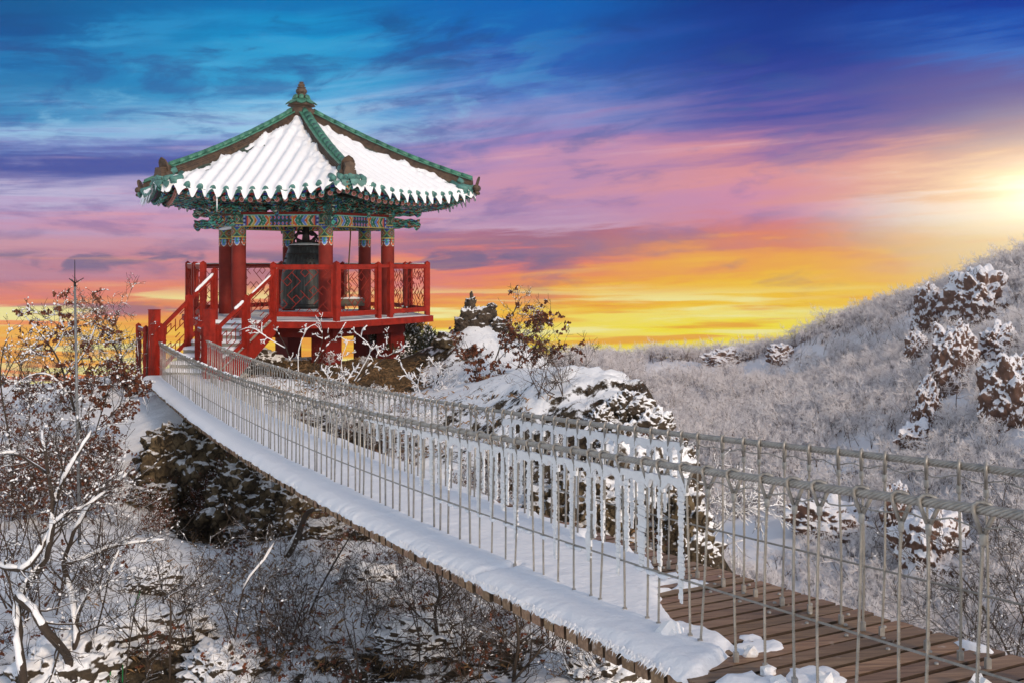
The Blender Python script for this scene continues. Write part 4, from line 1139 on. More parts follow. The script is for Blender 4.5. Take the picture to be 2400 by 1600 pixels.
for k in range(6):
    th_ = ang(k) + math.pi / 6
    n = Vector((math.cos(th_), math.sin(th_), 0)); t = Vector((-n.y, n.x, 0))
    # tiles (u across at the eave, v down the slope)
    mb = MB()
    def tile(u, v):
        b = 0.35 + (BE - 0.35) * v; hw = b * math.tan(math.pi / 6)
        a = (2 * u - 1) * hw
        return roofp(k, a, b, 0.05 * corr(a) ** 0.7)
    def under(u, v):
        b = 1.2 + (BE - 0.10 - 1.2) * v; hw = b * math.tan(math.pi / 6)
        return roofp(k, (1 - 2 * u) * hw, b, -0.13 - 0.05 * (1 - v))
    mb.grid(tile, 120, 12)
    slope = mesh_obj('roof_slope', mb, M['roof_tile'], pav)
    mb = MB(); mb.grid(under, 24, 6)
    mesh_obj('soffit', mb, M['soffit'], slope)
    # eave board
    mb = MB()
    def board(u, v):
        b = BE - 0.09; hw = b * math.tan(math.pi / 6)
        return roofp(k, (2 * u - 1) * hw, b, -0.135 + 0.12 * v)
    def bcol(u, v): return (TEAL if int(u * 60) % 3 else ORG_) if v > .5 else (RED_ if int(u * 40) % 2 else BLU)
    mb.grid(board, 120, 4, smooth=False, colfn=bcol)
    mesh_obj('eave_board', mb, M['paint'], slope)
    # round and drip tile ends along the eave
    mb = MB()
    down = (roofp(k, 0, BE) - roofp(k, 0, BE - 0.3)).normalized()
    j = -7
    nt = int(RE / 2 / SP)
    for j in range(-nt, nt + 1):
        a = j * SP
        p = roofp(k, a, BE, 0.045)
        mb.tube([p - down * 0.55, p + down * 0.03], 0.082, 14)
        mb.tube([p + down * 0.03, p + down * 0.036], [0.082, 0.066], 14, smooth=False)
        mb.tube([p + down * 0.045, p + down * 0.05], [0.035, 0.02], 8)
        for s in (0.5,):
            if abs(a + SP / 2) < RE / 2 - 0.05:
                pc = roofp(k, a + SP / 2, BE, 0.05)
                poly = [(-0.155, 0.05), (-0.10, -0.02), (0, -0.045), (0.10, -0.02), (0.155, 0.05), (0.12, -0.075), (0.06, -0.125), (0, -0.145), (-0.06, -0.125), (-0.12, -0.075)]
                up = (Z + down * 0.35).normalized()
                vs = []
                for x, y in poly: vs.append(pc + t * x + up * y + down * 0.03)
                for x, y in poly: vs.append(pc + t * x + up * y + down * 0.0)
                m5 = len(poly)
                mb.add(vs, [tuple(range(m5)), tuple(range(2 * m5 - 1, m5 - 1, -1))] + [(i, i + m5, (i + 1) % m5 + m5, (i + 1) % m5) for i in range(m5)])
    mesh_obj('eave_tiles', mb, M['teal_tile'], slope)
    # rafters: round ones with painted flower ends, square flying ones above
    mb = MB(); fb = MB()
    for j in range(-9, 10):
        a = j * 0.235
        fan = 1.0 + 0.0
        i0 = roofp(k, a * 0.6, 1.9, -1.05); i1 = roofp(k, a * 0.97, BE - 0.50, -0.445)
        mb.tube([i0, i1], 0.06, 8)
        dd = (i1 - i0).normalized()
        fx = dd.cross(Z).normalized(); fy = fx.cross(dd)
        ctr = i1 + dd * 0.004
        rr, nn = [0.012, 0.030, 0.052, 0.068], 12
        for q in range(3):
            vs = [ctr + dd * 0.002 * (3 - q) + (fx * math.cos(2 * math.pi * i / nn) + fy * math.sin(2 * math.pi * i / nn)) * r_ for r_ in (rr[q], rr[q + 1]) for i in range(nn)]
            for i in range(nn):
                cc = (flower[2] if i % 2 else flower[0]) if q == 0 else (flower[0] if (q == 1 and i % 2) else (flower[1] if q == 2 or i % 2 == 0 else flower[0]))
                fb.add([vs[i], vs[(i + 1) % nn], vs[nn + (i + 1) % nn], vs[nn + i]], [(0, 1, 2, 3)], 0, False, cc)
        fb.add([ctr + dd * 0.008 + (fx * math.cos(2 * math.pi * i / nn) + fy * math.sin(2 * math.pi * i / nn)) * 0.014 for i in range(nn)], [tuple(range(nn))], 0, False, YEL)
        j0 = roofp(k, a, BE - 1.0, -0.36); j1 = roofp(k, a * 1.04, BE - 0.20, -0.255)
        mb.bar(j0, j1, 0.075, 0.075)
        d2 = (j1 - j0).normalized()
        fb.bar(j1, j1 + d2 * 0.01, 0.078, 0.078, col=CYAN if j % 2 else TEAL)
        fb.bar(j1 + d2 * 0.01, j1 + d2 * 0.014, 0.035, 0.035, col=BLU)
    mesh_obj('rafters', mb, M['mosaic'], slope)
    mesh_obj('rafter_ends', fb, M['paint'], slope)
    # snow sheet with the ribs of the tiles showing through
    mb = MB()
    B0, NA, NBq = 0.40, 150, 64
    margin0 = 0.12
    vs = []; val = []
    for jb in range(NBq + 1):
        b = B0 + (BE - B0 + 0.0) * jb / NBq
        for ia in range(NA + 1):
            a = (ia / NA * 2 - 1) * (RE / 2)
            hw = b * math.tan(math.pi / 6) - margin0 - 0.05 * b / BE
            ed = hw - abs(a) + float(fbm(a * 3 + k * 7, b * 3, 4, 80 + k)) * 0.36
            lump = float(fbm(a * 1.8 + 11 * k, b * 1.8, 4, 90))
            fine = float(fbm(a * 8 + 3 * k, b * 8, 3, 95))
            tt = max(-1, min(1, ed / 0.10))
            soft = min(1, max(0, (ed - 0.1) / 0.6))
            da = ((a + SP / 2) % SP) - SP / 2
            rib = 0.5 + 0.5 * math.cos(2 * math.pi * da / SP)
            h = (0.062 + 0.118 * rib ** 0.9 * (0.35 + 0.65 * soft) + lump * 0.16 * (1.25 - soft) + fine * 0.17 * (1.12 - soft)) * math.sin(max(0, tt) * math.pi / 2) if tt > 0 else tt * 0.08
            fr = (BE - b) / 0.14
            if fr < 1 and h > 0: h += 0.03 * rib * (1 - max(0, fr)) + fine * 0.10 * (1 - max(0, fr))
            bb = b
            if jb >= NBq - 1:
                bb = b + (0.035 + 0.06 * (1 - rib) + 0.12 * float(fbm(a * 5 + k, 1.0, 3, 97))) * (1 if jb == NBq else 0.7)
                if jb == NBq: h -= (0.07 + 0.10 * float(fbm(a * 6 + 3 * k, 2.0, 3, 99))) * (1 - rib) + 0.145 + 0.09 * float(fbm(a * 9 + k, 4.0, 2, 98))
            p = roofp(k, a, bb, 0.0) if abs(a) <= bb * 0.5774 else roofp(k, math.copysign(bb * 0.5774, a), bb, 0)
            vs.append((p.x, p.y, p.z + h)); val.append(tt)
    mb.v = vs
    m5 = NA + 1
    for jb in range(NBq):
        for ia in range(NA):
            i0 = jb * m5 + ia
            q4 = (i0, i0 + 1, i0 + m5 + 1, i0 + m5)
            if max(val[q] for q in q4) > -0.5:
                mb.f.append(q4); mb.mi.append(0); mb.sm.append(True); mb.c.append(None)
    mesh_obj('roof_snow', mb, M['snow'], slope)

# hips
def hipp(k, v, dz=0.0):
    b = BE * v
    return roofp(k, -b * math.tan(math.pi / 6), b, dz)
def sweep(mb, path, sec, side, nsec_closed=True, mi=0, smooth=False):
    vs = []
    for p in path:
        for x, z in sec: vs.append(p + side * x + Z * z)
    m5 = len(sec); fs = []
    for i in range(len(path) - 1):
        for j in range(m5):
            fs.append((i * m5 + j, i * m5 + (j + 1) % m5, (i + 1) * m5 + (j + 1) % m5, (i + 1) * m5 + j))
    fs += [tuple(range(m5))[::-1], tuple(range((len(path) - 1) * m5, len(path) * m5))]
    mb.add(vs, fs, mi, smooth)
for k in range(6):
    a = ang(k); u = Vector((math.cos(a), math.sin(a), 0)); side = Vector((-u.y, u.x, 0))
    V0, V1 = 0.075, (0.985 if k in (0, 3) else 0.925)
    path = [hipp(k, v) for v in np.linspace(V0, V1, 18)]
    mb = MB()
    sec = []
    hs = [0.02, 0.055, 0.062, 0.10, 0.107, 0.145, 0.152, 0.19]
    L = []
    for i, h in enumerate(hs): L.append((0.135 - 0.012 * (i // 2) + (0.0 if i % 2 == 0 else 0.0) - (0.016 if i in (1, 2) and False else 0), h - 0.02))
    secl = []
    for i in range(4):
        w = 0.150 - 0.012 * i
        secl += [(w, 0.02 + 0.047 * i), (w, 0.055 + 0.047 * i), (w - 0.03, 0.056 + 0.047 * i), (w - 0.03, 0.066 + 0.047 * i)]
    sec = secl + [(-x, z) for x, z in secl[::-1]]
    sec = [(0.150, -0.10)] + sec + [(-0.150, -0.10)]
    sweep(mb, path, sec[::-1], side)
    hip = mesh_obj('hip_ridge', mb, M['brown_tile'], pav)
    mb = MB()
    nseg = 15
    for i in range(nseg):
        v0 = V0 + (V1 - V0) * i / nseg; v1 = V0 + (V1 - V0) * (i + 0.97) / nseg
        lift = 0.006 * (i % 2)
        sweep(mb, [hipp(k, v0, lift), hipp(k, v1, 0)], [(0.165, 0.205), (0.165, 0.235), (-0.165, 0.235), (-0.165, 0.205)][::-1], side)
        arc = [(0.088 * math.cos(q), 0.235 + 0.105 * math.sin(q)) for q in np.linspace(0, math.pi, 9)]
        o5 = (V1 - V0) / nseg * 0.5
        sweep(mb, [hipp(k, v0 + o5 * 0.0, 0.008 - lift), hipp(k, v1, 0)], arc[::-1], side, smooth=True)
    mesh_obj('ridge_cap', mb, M['green_tile'], hip)
    # ridge-end plate, shaped like a rounded tombstone, leaning out
    pe = hipp(k, V1 + 0.012)
    lean = (u * 0.30 + Z).normalized()
    mb = MB()
    outl = [(x * (0.7 if k in (0, 3) else 0.9), 0.04 + (y - 0.04) * (0.62 if k in (0, 3) else 0.85)) for x, y in [(-0.17, 0.04), (0.17, 0.04), (0.19, 0.24), (0.175, 0.38), (0.12, 0.47), (0.0, 0.55), (-0.12, 0.47), (-0.175, 0.38), (-0.19, 0.24)]]
    vs = [pe + side * x + lean * z + u * 0.05 for x, z in outl] + [pe + side * x + lean * z for x, z in outl]
    inn = [pe + side * x * 0.84 + lean * (0.05 + (z - 0.04) * 0.88 + 0.02) + u * 0.035 for x, z in outl]
    m5 = len(outl); vs += inn
    fs = [tuple(range(2 * m5 - 1, m5 - 1, -1)), tuple(range(2 * m5, 3 * m5))]
    for i in range(m5):
        j = (i + 1) % m5
        fs += [(i, i + m5, j + m5, j), (i, j, j + 2 * m5, i + 2 * m5)]
    mb.add(vs, fs)
    mb.tube([pe + side * -0.20 + Z * 0.02 + u * 0.06, pe + side * 0.20 + Z * 0.02 + u * 0.06], 0.09, 12)
    mb.tube([pe + side * -0.19 - Z * 0.12 + u * 0.08, pe + side * 0.19 - Z * 0.12 + u * 0.08], 0.05, 10)
    mesh_obj('ridge_end', mb, M['brown_tile'], hip)
    # short lower ridge out to the corner, with tile ends fanning under it
    mb = MB()
    lowp = [hipp(k, v, 0.05) for v in (0.93, 0.965, 0.995)]
    lowp[2].z += 0.03
    if k not in (0, 3): sweep(mb, lowp, sec[::-1], side)
    else: mb.tube([hipp(k, .97, -.04), hipp(k, 1.0, -.04)], 0.10, 10)
    if k == 5: sweep(mb, lowp, [(0.13, 0.20), (0.13, 0.26), (0, 0.31), (-0.13, 0.26), (-0.13, 0.20)][::-1], side)
    pe = lowp[2]
    if k == 99:
        mb.add([pe + side * x + Z * z + u * (0.02 + 0.16 * max(0, z)) for x, z in outl[:]] + [pe + side * x + Z * z + u * (-0.03 + 0.16 * max(0, z)) for x, z in outl], [tuple(range(m5)), tuple(range(2 * m5 - 1, m5 - 1, -1))] + [(i, i + m5, (i + 1) % m5 + m5, (i + 1) % m5) for i in range(m5)])
    mesh_obj('corner_ridge', mb, M['brown_tile'], hip)
    mb = MB()
    for s in (-0.42, -0.22, 0.0, 0.22, 0.42):
        p = hipp(k, 0.995, 0.02) + side * s * 0.9 - u * abs(s) * 0.35 - Z * abs(s) * 0.1
        dd = (u * 0.95 - Z * 0.25).normalized()
        mb.tube([p - dd * 0.3, p + dd * 0.02], 0.078, 12)
        mb.tube([p + dd * 0.02, p + dd * 0.028], [0.062, 0.05], 12)
        if s < .4:
            q5 = p + side * 0.1 - Z * 0.10
            mb.prism([(-0.11, 0.05), (0.11, 0.05), (0.09, -0.05), (0.0, -0.11), (-0.09, -0.05)], q5 + dd * 0.04, side, u, 0.03)
    mesh_obj('corner_tiles', mb, M['teal_tile'], hip)
    # corner beam with painted nose
    mb = MB()
    mb.bar(hipp(k, 0.5, -0.30), hipp(k, 0.985, -0.22), 0.18, 0.2)
    mesh_obj('corner_beam', mb, M['mosaic'], hip)

# finial
ctr = Vector((CX - 0.13, CY, 0))
mb = MB()
mb.lathe([(0.36, 4.05), (0.43, 4.14), (0.455, 4.22), (0.43, 4.31), (0.34, 4.36)], ctr, 12, smooth=True)
fin = mesh_obj('finial', mb, M['brown_tile'], pav)
mb = MB()
mb.lathe([(0.30, 4.34), (0.30, 4.52)], ctr, 6, smooth=False)
mb.lathe([(0.40, 4.44), (0.30, 4.56), (0.22, 4.64), (0.17, 4.70), (0.15, 4.73)], ctr, 24)
mb.lathe([(0.135, 4.72), (0.14, 4.755), (0.10, 4.77), (0.145, 4.81), (0.165, 4.86), (0.145, 4.92), (0.09, 4.955), (0.13, 4.965), (0.13, 4.98), (0.07, 4.985), (0.095, 5.02), (0.10, 5.05), (0.07, 5.09), (0.035, 5.105), (0.075, 5.12), (0.075, 5.13), (0.03, 5.135), (0.0, 5.15)], ctr, 24)
mesh_obj('finial_vase', mb, M['brown_tile'], fin)
mb = MB()
for j in range(8):
    a = 2 * math.pi * j / 8 + 0.2
    u = Vector((math.cos(a), math.sin(a), 0)); s_ = Vector((-u.y, u.x, 0))
    d = (u * 0.85 - Z * 0.52).normalized(); nrm = s_.cross(d)
    p = ctr + u * 0.30 + Z * 4.57
    pts = [p + d * (0.14 * y) + s_ * (0.13 * x) for x, y in [(-0.9, -1), (0.9, -1), (1.1, 0), (0.85, 0.75), (0.3, 1.1), (0, 1.25), (-0.3, 1.1), (-0.85, 0.75), (-1.1, 0)]]
    nn = -nrm if nrm.z < 0 else nrm
    m5 = len(pts)
    mb.add([q + nn * 0.012 for q in pts] + [q - nn * 0.012 for q in pts], [tuple(range(m5)), tuple(range(2 * m5 - 1, m5 - 1, -1))] + [(i, i + m5, (i + 1) % m5 + m5, (i + 1) % m5) for i in range(m5)])
    q = ctr + u * 0.20 + Z * 4.68
    mb.tube([q, q + (u * 0.8 + Z * 0.3) * 0.05], 0.075, 12)
mesh_obj('finial_petals', mb, M['green_tile'], fin)

# ceiling that closes the roof space
mb = MB()
cl = ring(2.5, 1.78)
mb.add(cl + ring(2.5, 1.74), [tuple(range(6)), tuple(range(11, 5, -1))])
mesh_obj('ceiling', mb, M['soffit'], pav)
mb = MB()
mb.bar(rad(1, 2.4, 1.08), rad(4, 2.4, 1.08), 0.22, 0.22); 
mesh_obj('bell_beam', mb, M['mosaic'], pav)

# icicle and snow caught on the brackets
mb = MB()
p = rad(3, 2.3, BEAM0 + 0.0).lerp(rad(4, 2.3, BEAM0), 0.45)
for t in np.linspace(0.12, 0.85, 9):
    q = rad(3, 2.52, BEAM0 - 0.01).lerp(rad(4, 2.52, BEAM0 - 0.01), t)
    mb.tube([q - Vector((0.10, 0, 0)), q + Vector((0, 0, 0.02)), q + Vector((0.10, 0, 0))], [0.02, 0.045 + rnd.uniform(0, .02), 0.02], 6)
q = roofp(3 + 1, -0.9, BE + 0.02, -0.1)
mb.tube([q, q - Z * 0.25, q - Z * 0.42], [0.02, 0.014, 0.003], 5)
mesh_obj('caught_snow', mb, M['snow'], pav)

# ---- lattice filling for railings
def clip(p, q, x0, y0, x1, y1):
    dx_, dy_ = q[0] - p[0], q[1] - p[1]; t0, t1 = 0.0, 1.0
    for pp, qq in ((-dx_, p[0] - x0), (dx_, x1 - p[0]), (-dy_, p[1] - y0), (dy_, y1 - p[1])):
        if abs(pp) < 1e-9:
            if qq < 0: return None
        else:
            r = qq / pp
            if pp < 0: t0 = max(t0, r)
            else: t1 = min(t1, r)
    if t0 >= t1: return None
    return (p[0] + dx_ * t0, p[1] + dy_ * t0), (p[0] + dx_ * t1, p[1] + dy_ * t1)
def fret(w, h, g, diag, seed):
    out = []
    n = int((w + h) / g) + 3
    ca = math.sqrt(.5)
    r_ = random.Random(seed)
    for i in range(-n, n):
        for j in range(-n, n):
            def pt(i, j): return ((i - j) * g * ca + w / 2, (i + j) * g * ca) if diag else (i * g + g * .4, j * g + g * .4)
            m = (i + 3 * j + seed) % 7
            if m in (0, 1, 2, 4):
                s = clip(pt(i, j), pt(i + 1, j), 0, 0, w, h)
                if s: out.append(s)
            m = (3 * i - j + seed * 2) % 7
            if m in (1, 2, 5):
                s = clip(pt(i, j), pt(i, j + 1), 0, 0, w, h)
                if s: out.append(s)
    return out
def lattice(name, a, b, z0, z1, parent, g=0.17, seed=0, diag=True, frame=True, zs=None, za=0.0, th=0.014):
    """panel standing between ground points a and b; za = extra height of the b end"""
    a, b = Vector((a[0], a[1], 0)), Vector((b[0], b[1], 0)); d = b - a; w = d.length; d /= w
    nrm = Vector((-d.y, d.x, 0)); h = z1 - z0
    def wp(x, y): return a + d * x + Z * (z0 + y + za * x / w)
    mb = MB()
    for p, q in fret(w, h, g, diag, seed):
        mb.bar(wp(*p), wp(*q), th, th, nrm)
    ob = mesh_obj(name, mb, M['iron'], parent)
    if frame:
        fb = MB(); f = 0.04
        fb.bar(wp(0, f / 2), wp(w, f / 2), f, f, nrm); fb.bar(wp(0, h - f / 2), wp(w, h - f / 2), f, f, nrm)
        fb.bar(wp(f / 2, f), wp(f / 2, h - f), f, f, nrm); fb.bar(wp(w - f / 2, f), wp(w - f / 2, h - f), f, f, nrm)
        mesh_obj('panel_frame', fb, M['red'], ob)
    return ob
def post(p, z0, z1, w, parent, ax=(0, 1, 0), m='red', cap=True):
    mb = MB()
    p = Vector((p[0], p[1], 0))
    mb.bar(p + Z * z0, p + Z * (z1 - (0.03 if cap else 0)), w, w, ax)
    if cap:
        ax = Vector(ax); s = Vector((-ax.y, ax.x, 0)); h = w / 2 * 1.0
        b4 = [p + ax * (h * x) + s * (h * y) + Z * (z1 - 0.03) for x, y in ((-1, -1), (1, -1), (1, 1), (-1, 1))]
        mb.add(b4 + [p + Z * (z1 + 0.025)], [(0, 1, 4), (1, 2, 4), (2, 3, 4), (3, 0, 4)])
    return mesh_obj('railing_post', mb, M[m], parent)

RR = 3.54
ZT, ZR1, ZR0 = FLOOR + 1.50, FLOOR + 1.38, FLOOR + 0.13
for k in range(6):
    a, b = rad(k, RR), rad(k + 1, RR)
    d = (b - a).normalized(); L = (b - a).length
    nrm = Vector((d.y, -d.x, 0))
    post(a, FLOOR - 0.03, ZT, 0.13, pav, nrm)
    spans = [(0.0, 0.435, 1), (0.435, 0.565, 0), (0.565, 1.0, 1)]
    if k == 4:
        spans = [(0.53, 1.0, 1)]
    for s0, s1, full in spans:
        p, q = a + d * (L * s0), a + d * (L * s1)
        mb = MB()
        mb.bar(p + Z * ZR1, q + Z * ZR1, 0.07, 0.075)
        mb.bar(p + Z * (ZR1 + 0.042), q + Z * (ZR1 + 0.042), 0.085, 0.012)
        if full: mb.bar(p + d * 0.06 + Z * ZR0, q - d * 0.06 + Z * ZR0, 0.06, 0.085)
        mesh_obj('rail', mb, M['red'], pav)
        if full:
            lattice('lattice_panel', p + d * 0.10, q - d * 0.09, ZR0 + 0.045, ZR1 - 0.04, pav, 0.165, seed=k + int(s0 * 10))
        if s0 > 0: post(p, FLOOR - 0.03, ZT - 0.02, 0.125, pav, nrm)
    # snow on the rails of the back sides
    if k in (0, 1, 2, 3):
        mb = MB(); mb.tube([a + Z * (ZR1 + 0.055), b + Z * (ZR1 + 0.055)], 0.022, 6); mesh_obj('rail_snow', mb, M['snow'], pav)

# ---- bronze bell
bell = thing('bronze_bell', (CX, CY, 0.95), 'large dark bronze bell hanging inside the pavilion behind the lattice railing', 'bell')
mb = MB()
zb, zt = FLOOR + 0.16, 0.40
prof_ = [(0.655, zb), (0.70, zb + 0.01), (0.715, zb + 0.10), (0.70, zb + 0.12), (0.715, zb + 0.35), (0.705, zb + 0.7), (0.675, zb + 1.0), (0.625, zb + 1.3), (0.56, zb + 1.55), (0.545, zb + 1.57), (0.54, zb + 1.62), (0.515, zb + 1.68), (0.50, zt), (0.46, zt + 0.045), (0.30, zt + 0.085), (0.08, zt + 0.10)]
mb.lathe(prof_, (CX, CY, 0), 48)
body = mesh_obj('bell_body', mb, M['bell'], bell)
mb = MB()
for z_, r_ in ((zb + 0.12, 0.712), (zb + 0.06, 0.722), (zb + 1.56, 0.565), (zt, 0.505)):
    mb.lathe([(r_ - 0.02, z_ - 0.02), (r_ + 0.008, z_ - 0.012), (r_ + 0.008, z_ + 0.012), (r_ - 0.02, z_ + 0.02)], (CX, CY, 0), 40)
for s in range(4):
    for i in range(3):
        for j in range(3):
            a = s * math.pi / 2 + (i - 1) * 0.18 + 0.4; z_ = zb + 1.15 + j * 0.14; r_ = 0.655 - (j * 0.14) * 0.24
            c = Vector((CX + r_ * math.cos(a), CY + r_ * math.sin(a), z_)); u = Vector((math.cos(a), math.sin(a), 0))
            mb.tube([c - u * .03, c + u * 0.02, c + u * 0.035], [0.028, 0.026, 0.008], 8)
mesh_obj('bell_relief', mb, M['dragon'], bell)
mb = MB()
def curl(c, r0, turns, plane, n=26, w=0.05):
    u = Vector(plane); pts = []; rs = []
    for i in range(n):
        t = i / (n - 1); a = t * turns * 2 * math.pi; r_ = r0 * (1 - 0.75 * t)
        pts.append(Vector(c) + u * (r_ * math.cos(a)) + Z * (r_ * math.sin(a))); rs.append(w * (1 - 0.6 * t))
    mb.tube(pts, rs, 7)
hx = Vector((math.cos(0.2), math.sin(0.2), 0))
mb.tube([Vector((CX, CY, zt + 0.05)), Vector((CX, CY, 0.75)), Vector((CX, CY, 1.0))], [0.13, 0.10, 0.09], 10)
for s in (-1, 1):
    mb.tube([Vector((CX, CY, zt + 0.08)) + hx * s * 0.05, Vector((CX, CY, zt + 0.16)) + hx * s * 0.22, Vector((CX, CY, zt + 0.30)) + hx * s * 0.30, Vector((CX, CY, zt + 0.40)) + hx * s * 0.20, Vector((CX, CY, zt + 0.36)) + hx * s * 0.05], [0.07, 0.075, 0.065, 0.05, 0.03], 8)
    curl(Vector((CX, CY, zt + 0.17)) + hx * s * 0.26, 0.10, 1.3 * s, hx, w=0.035)
    curl(Vector((CX, CY, zt + 0.40)) + hx * s * 0.17, 0.09, -1.2 * s, hx, w=0.03)
    mb.tube([Vector((CX, CY, zt + 0.12)) + hx * s * 0.3, Vector((CX, CY, zt + 0.03)) + hx * s * 0.38, Vector((CX, CY, zt + 0.08)) + hx * s * 0.46], [0.05, 0.04, 0.012], 7)
mesh_obj('dragon_crown', mb, M['dragon'], bell)
mb = MB(); 
mb.lathe([(0.475, zt + 0.042), (0.44, zt + 0.065), (0.30, zt + 0.10), (0.12, zt + 0.112)], (CX, CY, 0), 32)
mesh_obj('bell_snow', mb, M['snow'], bell)

# ---- striker log on its rope
c = P(822, 709, 30.0)
strk = thing('bell_striker', c, 'snow-topped grey timber striker hanging on a rope beside the bell', 'bell striker')
mb = MB(); dl = Vector((0.94, 0.34, 0))
mb.tube([c - dl * 0.40, c + dl * 0.40], 0.115, 14)
log = mesh_obj('log', mb, mat('weathered_timber', (0.14, 0.12, 0.09), 0.8, var=0.3), strk)
mb = MB(); mb.tube([c - dl * 0.36 + Z * 0.10, c + dl * 0.1 + Z * 0.115, c + dl * 0.36 + Z * 0.10], [0.03, 0.06, 0.03], 8); mesh_obj('log_snow', mb, M['snow'], strk)
mb = MB(); mb.tube([c + Z * 0.1 - dl * 0.03, P(816, 640, 30.0), P(821, 560, 29.8), P(823, 505, 29.6)], 0.022, 6); mesh_obj('hanging_rope', mb, M['grass'], strk)
mb = MB()
for s in (-.3, .3): mb.tube([c + dl * s + Z * 0.10, c + Z * 0.42], 0.008, 5)
mesh_obj('sling', mb, M['grass'], strk)

# ------------------------------------------------------------------ staircase
TL, TR = Vector((P(503, 0, 26.0).x, 26.0, 0)), Vector((P(641, 0, 25.75).x, 25.75, 0))
BL, BR = Vector((P(378, 0, 24.3).x, 24.3, 0)), Vector((P(508, 0, 24.0).x, 24.0, 0))
ZB = -2.80
NS = 8
stair = thing('staircase', (BL + BR) / 2 + Z * ZB, 'snowy concrete staircase with red handrails climbing from the bridge landing to the pavilion', 'staircase')
def st(s, t, z):   # s along (0 bottom, 1 top), t across
    return (BL.lerp(TL, s)).lerp(BR.lerp(TR, s), t) + Z * z
rise = (FLOOR - ZB) / NS
mb = MB(); sb = MB()
for i in range(NS):
    s0, s1 = i / NS, (i + 1) / NS + 0.01
    z1 = ZB + rise * (i + 1)
    z0 = z1 - rise - 0.06
    if i == NS - 1: z1 -= 0.04
    vs = [st(s0, 0.02, z0), st(s1, 0.02, z0), st(s1, 0.98, z0), st(s0, 0.98, z0), st(s0, 0.02, z1), st(s1, 0.02, z1), st(s1, 0.98, z1), st(s0, 0.98, z1)]
    mb.add(vs, [(3, 2, 1, 0), (4, 5, 6, 7), (0, 1, 5, 4), (1, 2, 6, 5), (2, 3, 7, 6), (3, 0, 4, 7)])
    nn = 26
    def tr(u, v, s0=s0, s1=s1, z1=z1, i=i):
        e = min(v * 5, 1) * (1 if v < .95 else .4)
        j = float(fbm(u * 14 + i * 5, v * 3, 3, 120)) * 0.02
        p = st(s0 - 0.012 + (s1 - s0) * v + (j * 0.5 if v < .2 else 0), 0.0 + u, z1)
        edge = min(1, min(u, 1 - u) * 18)
        return p + Z * ((0.052 * math.sqrt(e) + j) * (0.35 + .65 * edge) - (0.03 if v == 0 else 0))
    sb.grid(tr, nn, 8)
steps = mesh_obj('steps', mb, M['concrete'], stair)
mesh_obj('step_snow', sb, M['snow'], steps)
for t, nm in ((0.0, 'l'), (1.0, 'r')):
    mb = MB()
    o = -0.03 if t == 0 else 0.03
    w = (BR - BL).normalized()
    poly = [(-0.03, ZB - 0.35), (-0.03, ZB + 0.06), (1.0, FLOOR + 0.02), (1.0, FLOOR - 0.34), (0.10, ZB - 0.35)]
    if t == 1.0: pass
    vs = [st(s, t, z) + w * (o + 0.03) for s, z in poly] + [st(s, t, z) + w * (o - 0.03) for s, z in poly]
    m5 = len(poly)
    mb.add(vs, [tuple(range(m5)), tuple(range(2 * m5 - 1, m5 - 1, -1))] + [(i, i + m5, (i + 1) % m5 + m5, (i + 1) % m5) for i in range(m5)])
    if t == 1.0: mesh_obj('stringer', mb, M['red'], stair)
    def zs(s): return ZB + (FLOOR - ZB) * s
    RA = 1.17
    mb = MB()
    mb.bar(st(-0.02, t, zs(-0.02) + RA), st(1.0, t, zs(1.0) + RA), 0.06, 0.085)
    mb.bar(st(0.0, t, zs(0.0) + 0.20), st(1.0, t, zs(1.0) + 0.20), 0.05, 0.085)
    hr = mesh_obj('handrail', mb, M['red'], stair)
    mb = MB()
    r0, r1 = (0.62, 0.97) if t == 0 else (0.30, 0.45)
    ss = np.linspace(r0, r1, 12)
    mb.tube([st(s, t, zs(s) + RA + 0.055 + rnd.uniform(0, .012)) for s in ss], [0.015] + [0.04] * 10 + [0.02], 7)
    if t == 1.0: mb.tube([st(s, t, zs(s) + RA + 0.05) for s in np.linspace(.6, .95, 12)], [0.01] + [0.028] * 10 + [0.01], 7)
    mesh_obj('rail_snow', mb, M['snow'], hr)
    for s, hh, ww in ((0.0, 0.10, 0.10), (0.50, 0.14, 0.13), (1.0, 0.16, 0.12)):
        p = st(s, t, 0)
        post(p, zs(s) - (0.1 if s < 0.9 else 0.04), zs(s) + RA + hh, ww, stair, (0.3, 0.95, 0))
        for ds in (-0.055, 0.055):
            if 0 <= s + ds <= 1:
                q = st(s + ds, t, 0)
                post(q, zs(s + ds) + 0.2, zs(s + ds) + RA, 0.055, stair, (0.3, 0.95, 0), cap=False)
    for s0, s1, sd_ in ((0.06, 0.43, 3), (0.57, 0.94, 5)):
        p, q = st(s0, t, 0), st(s1, t, 0)
        lattice('lattice_panel', p, q, zs(s0) + 0.24, zs(s0) + RA - 0.03, stair, 0.15, seed=sd_ + int(t), diag=False, frame=False, za=zs(s1) - zs(s0), th=0.016)

